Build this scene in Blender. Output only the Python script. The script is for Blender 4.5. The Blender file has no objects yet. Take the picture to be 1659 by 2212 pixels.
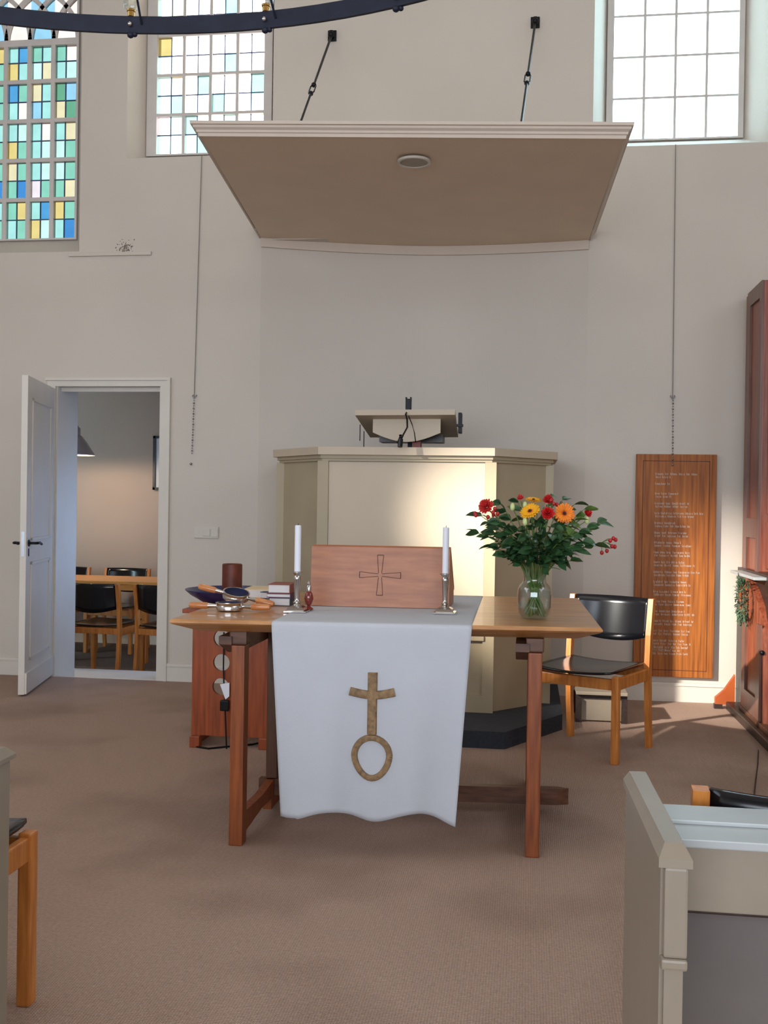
import bpy, bmesh, math, random
from mathutils import Vector, Matrix
random.seed(7)
C = bpy.context.scene.collection
PI = math.pi

# ------------------------------------------------------------------ camera
F, CX, CY = 2240.0, 829.5, 1106.0
yaw = math.atan((1140-CX)/F); pitch = math.atan((1090-CY)/F); roll = 0.0155
fw = Vector((-math.sin(yaw)*math.cos(pitch), math.cos(yaw)*math.cos(pitch), math.sin(pitch)))
r0 = fw.cross(Vector((0, 0, 1))).normalized(); u0 = r0.cross(fw)
R_ = r0*math.cos(roll)+u0*math.sin(roll); U_ = u0*math.cos(roll)-r0*math.sin(roll)
cam = bpy.data.cameras.new('camera'); cam.sensor_fit = 'HORIZONTAL'; cam.sensor_width = 36
cam.lens = F/1659*36; cam.clip_start = .05
co = bpy.data.objects.new('camera', cam); C.objects.link(co)
co.matrix_world = Matrix(((R_.x, U_.x, -fw.x, 0), (R_.y, U_.y, -fw.y, 0), (R_.z, U_.z, -fw.z, 1.27), (0, 0, 0, 1)))
bpy.context.scene.camera = co

# ------------------------------------------------------------------ world, lamps, exposure
sc = bpy.context.scene
sc.view_settings.view_transform = 'Standard'; sc.view_settings.look = 'None'
sc.view_settings.exposure = 0.0; sc.view_settings.gamma = 1.0; sc.view_settings.use_curve_mapping = False
w = bpy.data.worlds.new('sky'); sc.world = w; w.use_nodes = True
bg = w.node_tree.nodes['Background']; bg.inputs[0].default_value = (.58, .87, 1.0, 1); bg.inputs[1].default_value = 14.0

def lamp(kind, name, loc, energy, col, target=None, size=1, size_y=None, **kw):
    l = bpy.data.lights.new(name, kind); l.energy = energy; l.color = col
    if kind == 'AREA':
        l.size = size
        if size_y: l.shape = 'RECTANGLE'; l.size_y = size_y
    else: l.shadow_soft_size = size
    for k, v in kw.items(): setattr(l, k, v)
    o = bpy.data.objects.new(name, l); C.objects.link(o); o.location = loc
    if target is not None:
        o.rotation_euler = (Vector(target)-Vector(loc)).to_track_quat('-Z', 'Y').to_euler()
    return o
COOL = (.72, .84, 1.0); WARM = (1.0, .86, .73)
lamp('AREA', 'rear_fill_light', (-.8, -4.2, 2.2), 440, (.775, .875, 1.0), (-.8, 7, 1.6), 7, 2.6)  # broad cool fill added behind the camera; rear wall has no window
lamp('AREA', 'left_fill_light', (-5.2, 2.0, 3.4), 80, COOL, (0, 3, .8), 3.5, 2.6)  # added side fill inside the solid left wall
lamp('AREA', 'right_fill_light', (3.7, 2.0, 3.4), 60, COOL, (-.5, 3, .8), 3.5, 2.6)  # added side fill inside the solid right wall
lamp('AREA', 'ceiling_warm_fill', (-.8, 2.6, 6.2), 32, WARM, (-.8, 2.8, 0), 3.5)  # warm fill added overhead, no fixture hangs there
lamp('SPOT', 'spotlight', (-3.55, 2.8, 2.87), 4600, (1.0, .95, .86), (1.62, 7.05, .24), .06, spot_size=math.radians(18), spot_blend=1.0)
lamp('AREA', 'side_room_window_daylight', (-2.55, 7.95, .95), 9, (.34, .56, 1.0), (-3.5, 7.2, .8), .6, 1.1)
lamp('AREA', 'side_room_window_daylight_far', (-2.0, 9.0, .9), 5, (.80, .84, 1.0), (-4.2, 10.1, .6), 1.2, 1.1)

# ------------------------------------------------------------------ materials
M = {}
def srgb(r, g, b):
    f = lambda c: (c/255/12.92) if c <= 10 else ((c/255+.055)/1.055)**2.4
    return (f(r), f(g), f(b), 1)
def mat(name, col, rough=.6, metal=0, var=.06, scale=6, bump=0, bscale=200, spec=.5, stretch=None, dark=None, coat=0):
    m = bpy.data.materials.new(name); m.use_nodes = True; nt = m.node_tree; b = nt.nodes['Principled BSDF']
    c = srgb(*col)
    b.inputs['Roughness'].default_value = rough; b.inputs['Metallic'].default_value = metal
    b.inputs['Specular IOR Level'].default_value = spec; b.inputs['Coat Weight'].default_value = coat
    tc = nt.nodes.new('ShaderNodeTexCoord'); mp = nt.nodes.new('ShaderNodeMapping')
    nt.links.new(tc.outputs['Object'], mp.inputs[0])
    if stretch: mp.inputs['Scale'].default_value = stretch
    n = nt.nodes.new('ShaderNodeTexNoise'); n.inputs['Scale'].default_value = scale; n.inputs['Detail'].default_value = 5
    nt.links.new(mp.outputs[0], n.inputs['Vector'])
    cr = nt.nodes.new('ShaderNodeValToRGB'); cr.color_ramp.elements[0].position = .3; cr.color_ramp.elements[1].position = .7
    d = srgb(*dark) if dark else tuple(x*(1-var*2) for x in c[:3])+(1,)
    cr.color_ramp.elements[0].color = d; cr.color_ramp.elements[1].color = tuple(min(1, x*(1+var)) for x in c[:3])+(1,)
    nt.links.new(n.outputs[0], cr.inputs[0]); nt.links.new(cr.outputs[0], b.inputs['Base Color'])
    if bump:
        n2 = nt.nodes.new('ShaderNodeTexNoise'); n2.inputs['Scale'].default_value = bscale
        nt.links.new(mp.outputs[0], n2.inputs['Vector'])
        bp = nt.nodes.new('ShaderNodeBump'); bp.inputs['Strength'].default_value = bump; bp.inputs['Distance'].default_value = .003
        nt.links.new(n2.outputs[0], bp.inputs['Height']); nt.links.new(bp.outputs[0], b.inputs['Normal'])
    M[name] = m; return m
mat('plaster', (206, 196, 184), .9, var=.02, scale=1.3, bump=.25, bscale=60)
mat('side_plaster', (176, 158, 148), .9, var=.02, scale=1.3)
mat('white_paint', (214, 206, 194), .45, var=.02, scale=4)
mat('ceiling_paint', (205, 195, 180), .9, var=.02)
mat('canopy_cream', (218, 197, 172), .55, var=.02, scale=3)
mat('canopy_trim', (206, 190, 174), .5, var=.02, scale=3)
mat('pulpit_cream_lit', (190, 173, 150), .5, var=.02, scale=4)  # paler than the sides: frontal light painted into the forward faces
mat('pulpit_cream', (168, 152, 124), .5, var=.03, scale=4)
mat('pew_paint', (144, 131, 114), .42, var=.04, scale=9)
mat('pew_paint_shaded', (106, 97, 92), .6, var=.04, scale=9)  # shade of the recess put into a darker pew colour
mat('ledge_window_tint', (172, 175, 174), .4, var=.03, scale=9)  # window light on the upward faces mixed into this grey-blue
mat('frame_paint', (206, 198, 192), .5, var=.03)
mat('table_wood', (192, 138, 84), .3, stretch=(2, 14, 14), scale=3, dark=(160, 106, 58), bump=.1, coat=.25)
mat('leg_wood', (150, 80, 38), .42, stretch=(22, 22, 1.6), scale=3, dark=(112, 54, 24))
mat('dark_wood', (104, 66, 44), .45, stretch=(3, 22, 22), scale=3, dark=(74, 44, 30))
mat('post_wood', (96, 62, 40), .45, stretch=(22, 22, 1.6), scale=3, dark=(70, 42, 26))
mat('stand_wood', (160, 76, 32), .38, stretch=(16, 16, 1.2), scale=3, dark=(122, 52, 22))
mat('chair_wood', (206, 132, 62), .4, stretch=(20, 20, 2), scale=3, dark=(176, 102, 42))
mat('box_wood', (170, 104, 60), .4, stretch=(2.2, 16, 16), scale=3, dark=(148, 84, 46))
mat('board_wood', (172, 102, 42), .5, stretch=(18, 18, .9), scale=3.2, dark=(122, 66, 28), bump=.1, spec=.3)
mat('organ_wood', (150, 84, 60), .35, stretch=(18, 18, 1.2), scale=3, dark=(112, 48, 28))
mat('organ_side', (120, 84, 72), .35, stretch=(18, 18, 1.2), scale=3, dark=(98, 64, 54))
mat('organ_dark', (58, 42, 36), .4, stretch=(18, 2, 18), scale=3, dark=(40, 28, 24))
mat('bracket_wood', (184, 92, 44), .4, scale=3, dark=(160, 76, 34))
mat('black_plywood', (12, 13, 17), .18, var=.1)
mat('black_metal', (22, 22, 26), .45, metal=.6, var=.1)
mat('iron_blue', (26, 32, 50), .55, metal=.3, var=.15, scale=20)
mat('lead_blue', (70, 84, 120), .6, var=.05)
mat('silver', (205, 202, 200), .16, metal=1, var=.05)
mat('brass', (200, 160, 90), .3, metal=1, var=.05)
mat('spun_metal', (196, 196, 206), .38, metal=.55, var=.05)
mat('steel', (150, 150, 155), .3, metal=1, var=.05)
mat('linen', (190, 192, 198), .9, var=.015, scale=5, bump=.35, bscale=420)
mat('gold_cloth', (140, 110, 74), .6, var=.22, scale=60, bump=.5, bscale=300)
mat('candle_wax', (230, 230, 238), .45, var=.01)
mat('brown_wax', (112, 48, 26), .5, var=.14, scale=12, dark=(78, 30, 20))
mat('blue_glaze', (38, 44, 92), .25, var=.12, scale=12)
mat('grey_glaze', (120, 118, 128), .4, var=.08, scale=12)
mat('velvet_blue', (10, 16, 60), .9, var=.2, scale=30)
mat('pouch_handle', (196, 128, 74), .3, stretch=(4, 20, 20), scale=3, dark=(170, 98, 50), coat=.4)
mat('page', (214, 208, 206), .8, var=.04, stretch=(1, 1, 60), scale=10)
mat('cover_red', (140, 66, 54), .5); mat('cover_purple', (74, 34, 56), .5); mat('cover_navy', (34, 44, 68), .5); mat('cover_cream', (226, 200, 158), .5)
mat('slate_carpet', (48, 52, 60), .95, var=.12, scale=60, bump=.4)
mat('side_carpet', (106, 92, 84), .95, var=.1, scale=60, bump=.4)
mat('leaf_green', (52, 88, 50), .42, var=.3, scale=25)
mat('leaf_light', (92, 120, 52), .5, var=.2, scale=25)
mat('stem_green', (96, 122, 58), .5, var=.15, scale=25)
mat('petal_orange', (244, 132, 12), .5, var=.1, scale=30)
mat('petal_yellow', (250, 176, 16), .5, var=.1, scale=30)
mat('petal_red', (206, 26, 26), .5, var=.15, scale=30)
mat('petal_rose', (214, 52, 48), .5, var=.15, scale=30)
mat('bud_cream', (198, 206, 140), .5, var=.1, scale=30)
mat('berry_red', (176, 30, 34), .35, var=.15, scale=30)
mat('flower_eye', (60, 22, 10), .8, var=.3, scale=90)
mat('flower_ring', (200, 70, 14), .8, var=.3, scale=90)
mat('wreath_green', (66, 92, 66), .7, var=.3, scale=40)
mat('lettering', (206, 190, 176), .6, var=.04)
mat('groove', (84, 42, 26), .7, var=.1)
mat('switch_plastic', (204, 196, 184), .35, var=.01)
mat('speaker_grille', (164, 156, 140), .6, var=.05, bump=.6, bscale=350)
mat('cord_grey', (132, 126, 122), .7, var=.05)
mat('picture_paper', (196, 198, 210), .4, var=.05); mat('picture_black', (28, 18, 24), .4)
mat('table_beech', (226, 160, 84), .3, stretch=(2, 16, 16), scale=3, dark=(206, 138, 66))
mat('cruet_red', (120, 40, 30), .2, var=.1, coat=.5)
mat('stain', (120, 108, 98), .95, var=.1, scale=30)

def carpet():
    m = bpy.data.materials.new('carpet'); m.use_nodes = True; nt = m.node_tree; b = nt.nodes['Principled BSDF']; L = nt.links.new
    b.inputs['Roughness'].default_value = .95; b.inputs['Specular IOR Level'].default_value = .15
    tc = nt.nodes.new('ShaderNodeTexCoord')
    n1 = nt.nodes.new('ShaderNodeTexNoise'); n1.inputs['Scale'].default_value = 1.3; n1.inputs['Detail'].default_value = 3
    n2 = nt.nodes.new('ShaderNodeTexNoise'); n2.inputs['Scale'].default_value = 90; n2.inputs['Detail'].default_value = 3
    w1 = nt.nodes.new('ShaderNodeTexWave'); w1.inputs['Scale'].default_value = 42; w1.inputs['Distortion'].default_value = 1.2; w1.bands_direction = 'X'; w1.inputs['Detail'].default_value = 1
    w2 = nt.nodes.new('ShaderNodeTexWave'); w2.inputs['Scale'].default_value = 42; w2.inputs['Distortion'].default_value = 1.2; w2.bands_direction = 'Y'; w2.inputs['Detail'].default_value = 1
    for n in (n1, n2, w1, w2): L(tc.outputs['Object'], n.inputs['Vector'])
    mul = nt.nodes.new('ShaderNodeMath'); mul.operation = 'MULTIPLY'; L(w1.outputs['Fac'], mul.inputs[0]); L(w2.outputs['Fac'], mul.inputs[1])
    cr = nt.nodes.new('ShaderNodeValToRGB'); cr.color_ramp.elements[0].position = .34; cr.color_ramp.elements[1].position = .52
    cr.color_ramp.elements[0].color = srgb(163, 136, 120); cr.color_ramp.elements[1].color = srgb(181, 153, 136); L(n1.outputs[0], cr.inputs[0])
    mx = nt.nodes.new('ShaderNodeMix'); mx.data_type = 'RGBA'; mx.blend_type = 'MULTIPLY'; mx.inputs[0].default_value = .42
    add = nt.nodes.new('ShaderNodeMath'); add.operation = 'ADD'; L(mul.outputs[0], add.inputs[0]); L(n2.outputs[0], add.inputs[1])
    L(cr.outputs[0], mx.inputs[6]); L(add.outputs[0], mx.inputs[7]); L(mx.outputs[2], b.inputs['Base Color'])
    bp = nt.nodes.new('ShaderNodeBump'); bp.inputs['Strength'].default_value = .6; bp.inputs['Distance'].default_value = .004
    L(add.outputs[0], bp.inputs['Height']); L(bp.outputs[0], b.inputs['Normal']); M['carpet'] = m
carpet()
def glassmat():
    m = bpy.data.materials.new('clear_glass'); m.use_nodes = True; nt = m.node_tree; nt.nodes.remove(nt.nodes['Principled BSDF'])
    out = nt.nodes['Material Output']; g = nt.nodes.new('ShaderNodeBsdfGlossy'); g.inputs['Roughness'].default_value = .02
    t = nt.nodes.new('ShaderNodeBsdfTransparent'); t.inputs[0].default_value = (.93, .96, .95, 1)
    lw = nt.nodes.new('ShaderNodeLayerWeight'); lw.inputs[0].default_value = .3; mx = nt.nodes.new('ShaderNodeMixShader')
    pw = nt.nodes.new('ShaderNodeMapRange'); pw.inputs[1].default_value = 0; pw.inputs[2].default_value = 1; pw.inputs[3].default_value = .05; pw.inputs[4].default_value = .42; nt.links.new(lw.outputs['Facing'], pw.inputs[0])
    nt.links.new(pw.outputs[0], mx.inputs[0]); nt.links.new(t.outputs[0], mx.inputs[1]); nt.links.new(g.outputs[0], mx.inputs[2]); nt.links.new(mx.outputs[0], out.inputs[0])
    M['clear_glass'] = m
    m = bpy.data.materials.new('stained_glass'); m.use_nodes = True; nt = m.node_tree; nt.nodes.remove(nt.nodes['Principled BSDF'])
    out = nt.nodes['Material Output']; t = nt.nodes.new('ShaderNodeBsdfTransparent')
    a = nt.nodes.new('ShaderNodeAttribute'); a.attribute_name = 'tint'
    tc = nt.nodes.new('ShaderNodeTexCoord'); n = nt.nodes.new('ShaderNodeTexNoise'); n.inputs['Scale'].default_value = 9
    mr = nt.nodes.new('ShaderNodeMapRange'); mr.inputs[3].default_value = .8; mr.inputs[4].default_value = 1.15
    nt.links.new(tc.outputs['Object'], n.inputs['Vector']); nt.links.new(n.outputs[0], mr.inputs[0])
    mx = nt.nodes.new('ShaderNodeMix'); mx.data_type = 'RGBA'; mx.blend_type = 'MULTIPLY'; mx.inputs[0].default_value = 1
    nt.links.new(a.outputs['Color'], mx.inputs[6]); nt.links.new(mr.outputs[0], mx.inputs[7]); nt.links.new(mx.outputs[2], t.inputs[0]); nt.links.new(t.outputs[0], out.inputs[0])
    M['stained_glass'] = m
    m = bpy.data.materials.new('bulb_glow'); m.use_nodes = True; b = m.node_tree.nodes['Principled BSDF']
    b.inputs['Emission Color'].default_value = (1, .72, .4, 1); b.inputs['Emission Strength'].default_value = 4; M['bulb_glow'] = m
glassmat()

# ------------------------------------------------------------------ mesh helpers
class MB:
    def __init__(s): s.bm = bmesh.new(); s.smooth = False
    def v(s, *p): return s.bm.verts.new(p)
    def face(s, pts):
        return s.bm.faces.new([s.bm.verts.new(p) for p in pts])
    def box(s, x0, x1, y0, y1, z0, z1, bev=0, rot=None, piv=None):
        b = bmesh.new(); bmesh.ops.create_cube(b, size=1)
        for q in b.verts: q.co = Vector(((x0+x1)/2+q.co.x*(x1-x0), (y0+y1)/2+q.co.y*(y1-y0), (z0+z1)/2+q.co.z*(z1-z0)))
        if bev: bmesh.ops.bevel(b, geom=b.edges[:], offset=bev, segments=2, affect='EDGES', profile=.6)
        if rot is not None:
            pv = Vector(piv) if piv else Vector(((x0+x1)/2, (y0+y1)/2, (z0+z1)/2))
            for q in b.verts: q.co = pv+rot@(q.co-pv)
        s.add(b); return s
    def add(s, b, mtx=None):
        if mtx is not None: b.transform(mtx)
        me = bpy.data.meshes.new('t'); b.to_mesh(me); b.free(); s.bm.from_mesh(me); bpy.data.meshes.remove(me)
    def prism(s, poly, z0, z1, mtx=None, bev=0):
        b = bmesh.new(); lo = [b.verts.new((x, y, z0)) for x, y in poly]; hi = [b.verts.new((x, y, z1)) for x, y in poly]; n = len(poly)
        b.faces.new(lo[::-1]); b.faces.new(hi)
        for i in range(n): b.faces.new((lo[i], lo[(i+1) % n], hi[(i+1) % n], hi[i]))
        if bev: bmesh.ops.bevel(b, geom=b.edges[:], offset=bev, segments=2, affect='EDGES')
        bmesh.ops.recalc_face_normals(b, faces=b.faces[:]); s.add(b, mtx); return s
    def loft(s, rings, cap=True):
        rs = [[s.bm.verts.new(p) for p in r] for r in rings]; n = len(rs[0])
        for a, b in zip(rs, rs[1:]):
            for i in range(n): s.bm.faces.new((a[i], a[(i+1) % n], b[(i+1) % n], b[i]))
        if cap: s.bm.faces.new(rs[0][::-1]); s.bm.faces.new(rs[-1])
        return s
    def lathe(s, prof, c=(0, 0, 0), n=32, mtx=None, cap=True):
        b = bmesh.new(); rings = []
        for r, z in prof: rings.append([b.verts.new((r*math.cos(2*PI*i/n), r*math.sin(2*PI*i/n), z)) for i in range(n)])
        for a, d in zip(rings, rings[1:]):
            for i in range(n): b.faces.new((a[i], a[(i+1) % n], d[(i+1) % n], d[i]))
        if cap:
            b.faces.new(rings[0][::-1]); b.faces.new(rings[-1])
        m = Matrix.Translation(c) if mtx is None else mtx
        s.add(b, m); s.smooth = True; return s
    def tube(s, pts, r, n=10, r2=None):
        pts = [Vector(p) for p in pts]; rings = []
        for i, p in enumerate(pts):
            t = (pts[min(i+1, len(pts)-1)]-pts[max(i-1, 0)]).normalized()
            a = t.cross(Vector((0, 0, 1))) if abs(t.z) < .95 else t.cross(Vector((0, 1, 0))); a.normalize(); b = t.cross(a)
            rr = r if r2 is None else r+(r2-r)*i/(len(pts)-1)
            rings.append([p+a*rr*math.cos(2*PI*k/n)+b*rr*math.sin(2*PI*k/n) for k in range(n)])
        s.loft(rings); s.smooth = True; return s
    def ball(s, c, r, sz=1, seg=12, rings=8):
        b = bmesh.new(); bmesh.ops.create_uvsphere(b, u_segments=seg, v_segments=rings, radius=r)
        for q in b.verts: q.co.z *= sz
        s.add(b, Matrix.Translation(c)); s.smooth = True; return s
ROOT = {}
def finish(name, mb, m, parent=None, world=True, smooth=None, solid=0):
    bm = mb.bm
    bmesh.ops.remove_doubles(bm, verts=bm.verts[:], dist=1e-5)
    bmesh.ops.recalc_face_normals(bm, faces=bm.faces[:])
    if parent is not None and world: bm.transform(ROOT.get(parent.name, Matrix()).inverted())
    me = bpy.data.meshes.new(name); bm.to_mesh(me); bm.free()
    me.materials.append(M[m] if isinstance(m, str) else m)
    if mb.smooth if smooth is None else smooth:
        for p in me.polygons: p.use_smooth = True
        me.set_sharp_from_angle(angle=math.radians(38))
    o = bpy.data.objects.new(name, me); C.objects.link(o)
    if parent is not None:
        o.parent = parent; ROOT[o.name] = ROOT.get(parent.name, Matrix())
    if solid:
        md = o.modifiers.new('thickness', 'SOLIDIFY'); md.thickness = solid
    return o
def thing(name, label, cat, loc=(0, 0, 0), rz=0, group=None):
    o = bpy.data.objects.new(name, None); C.objects.link(o); o.location = loc; o.rotation_euler = (0, 0, rz); o.empty_display_size = .1
    o['label'] = label; o['category'] = cat
    if group: o['group'] = group
    ROOT[o.name] = Matrix.Translation(loc) @ Matrix.Rotation(rz, 4, 'Z'); return o
def tag(o, label, cat, group=None):
    o['label'] = label; o['category'] = cat
    if group: o['group'] = group
    return o
def struct(name, mb, m, smooth=None):
    o = finish(name, mb, m, None, smooth=smooth); o['kind'] = 'structure'; return o
def dup(root, loc, rz, label, group=None):
    r = root.copy(); C.objects.link(r); r.location = loc; r.rotation_euler = (0, 0, rz); r['label'] = label
    if group: r['group'] = group
    def rec(a, b):
        for ch in list(a.children):
            c = ch.copy(); C.objects.link(c); c.parent = b; rec(ch, c)
    rec(root, r); return r
def B(*a, **k): return MB().box(*a, **k)
def wallgrid(y0, y1, xs, zs, holes):
    """solid wall slab between y0,y1 with rectangular holes"""
    mb = MB()
    for i in range(len(xs)-1):
        for j in range(len(zs)-1):
            cx, cz = (xs[i]+xs[i+1])/2, (zs[j]+zs[j+1])/2
            if any(h[0] < cx < h[1] and h[2] < cz < h[3] for h in holes): continue
            mb.box(xs[i], xs[i+1], y0, y1, zs[j], zs[j+1])
    return mb

# ------------------------------------------------------------------ the room
WY, WB = 7.05, 7.41
XL, XR, ZT = -5.4, 3.9, 6.5
floor = MB(); floor.box(XL, XR, -4.6, 7.045, -.3, 0); floor.box(-1.868, .374, 7.045, 7.28, -.3, 0); struct('floor', floor, 'carpet')
# window openings in the face of the wall, and at the frame plane
W1 = dict(o=(-4.75, -3.205, 3.045, 5.9), g=(-4.453, -3.337, 3.198, 5.7), f=.02)
W2 = dict(o=(-2.862, -1.80, 3.698, 6.2), g=(-2.719, -1.921, 3.790, 6.1), f=.075)
W3 = dict(o=(.388, 1.515, 3.672, 6.2), g=(.532, 1.357, 3.788, 6.1), f=.045)
NX0, NX1, NZ = -1.868, .374, 3.10
DO = (-3.362, -2.578, -.3, 2.08)
FRY = 7.28
def frame_outer(Wd): g = Wd['g']; k = Wd['f']; return (g[0]-k, g[1]+k*.8, g[2]-.012, g[3]+.05)
# wall face as a sheet with splayed reveals, thickness behind
xs = sorted({XL, XR, W1['o'][0], W1['o'][1], W2['o'][0], W2['o'][1], W3['o'][0], W3['o'][1], DO[0], DO[1], NX0, NX1})
zs = sorted({-.3, 0, DO[3], NZ, W1['o'][2], W2['o'][2], W3['o'][2], W1['o'][3], 6.2, ZT})
wl = MB()
holes = [W1['o'], W2['o'], W3['o'], (DO[0], DO[1], -.3, DO[3]), (NX0, NX1, 0, NZ)]
for i in range(len(xs)-1):
    for j in range(len(zs)-1):
        a, b, c, d = xs[i], xs[i+1], zs[j], zs[j+1]; cx, cz = (a+b)/2, (c+d)/2
        if any(h[0] < cx < h[1] and h[2] < cz < h[3] for h in holes): continue
        wl.face([(a, WY, c), (b, WY, c), (b, WY, d), (a, WY, d)])
for Wd in (W1, W2, W3):
    o = Wd['o']; f = frame_outer(Wd); a = [(o[0], WY, o[2]), (o[1], WY, o[2]), (o[1], WY, o[3]), (o[0], WY, o[3])]
    b = [(f[0], FRY, f[2]), (f[1], FRY, f[2]), (f[1], FRY, f[3]), (f[0], FRY, f[3])]
    e = [(p[0], WB, p[2]) for p in b]
    for k in range(4):
        k2 = (k+1) % 4
        wl.face([a[k], a[k2], b[k2], b[k]]); wl.face([b[k], b[k2], e[k2], e[k]])
# door passage through the wall
for (x, z0, z1) in ((DO[0], -.3, DO[3]), (DO[1], -.3, DO[3])): wl.face([(x, WY, z0), (x, 7.40, z0), (x, 7.40, z1), (x, WY, z1)])
wl.face([(DO[0], WY, DO[3]), (DO[1], WY, DO[3]), (DO[1], 7.40, DO[3]), (DO[0], 7.40, DO[3])])
# shallow curved niche behind the pulpit
def niche(x):
    u = (x-NX0)/(NX1-NX0)*2-1; return WY+.20*(1-abs(u)**1.7)
N = 28; nx = [NX0+(NX1-NX0)*i/N for i in range(N+1)]
for a, b in zip(nx, nx[1:]):
    wl.face([(a, niche(a), 0), (b, niche(b), 0), (b, niche(b), NZ), (a, niche(a), NZ)])
wl.face([(x, niche(x), NZ) for x in nx])
# back skin so the wall has thickness
fo = [frame_outer(x) for x in (W1, W2, W3)]
xs2 = sorted({XL, XR, DO[0], DO[1]}|{f[0] for f in fo}|{f[1] for f in fo}); zs2 = sorted({-.3, DO[3], ZT}|{f[2] for f in fo}|{f[3] for f in fo})
for i in range(len(xs2)-1):
    for j in range(len(zs2)-1):
        a, b, c, d = xs2[i], xs2[i+1], zs2[j], zs2[j+1]; cx, cz = (a+b)/2, (c+d)/2
        if any(f[0] < cx < f[1] and f[2] < cz < f[3] for f in fo) or (DO[0] < cx < DO[1] and cz < DO[3]): continue
        wl.face([(a, WB, c), (b, WB, c), (b, WB, d), (a, WB, d)])
for (x0, x1) in ((DO[0], DO[0]), (DO[1], DO[1])): wl.face([(x0, 7.40, -.3), (x0, WB, -.3), (x0, WB, DO[3]), (x0, 7.40, DO[3])])
wl.face([(DO[0], 7.4, DO[3]), (DO[1], 7.4, DO[3]), (DO[1], WB, DO[3]), (DO[0], WB, DO[3])])
struct('wall_back', wl, 'plaster')
struct('wall_left', B(XL-.2, XL, -4.6, 7.5, -.3, ZT), 'plaster'); struct('wall_right', B(XR, XR+.2, -4.6, 7.5, -.3, ZT), 'plaster')
struct('wall_rear', B(XL, XR, -4.8, -4.6, -.3, ZT), 'plaster'); struct('ceiling', B(XL, XR, -4.6, WB, ZT, ZT+.2), 'ceiling_paint')
# skirting
for nm, x0, x1 in (('baseboard_left', XL, DO[0]-.09), ('baseboard_middle', DO[1]+.07, NX0), ('baseboard_right', NX1, XR)):
    mb = B(x0, x1, WY-.018, WY, 0, .125); mb.box(x0, x1, WY-.024, WY, .105, .112); struct(nm, mb, 'white_paint')

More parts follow.
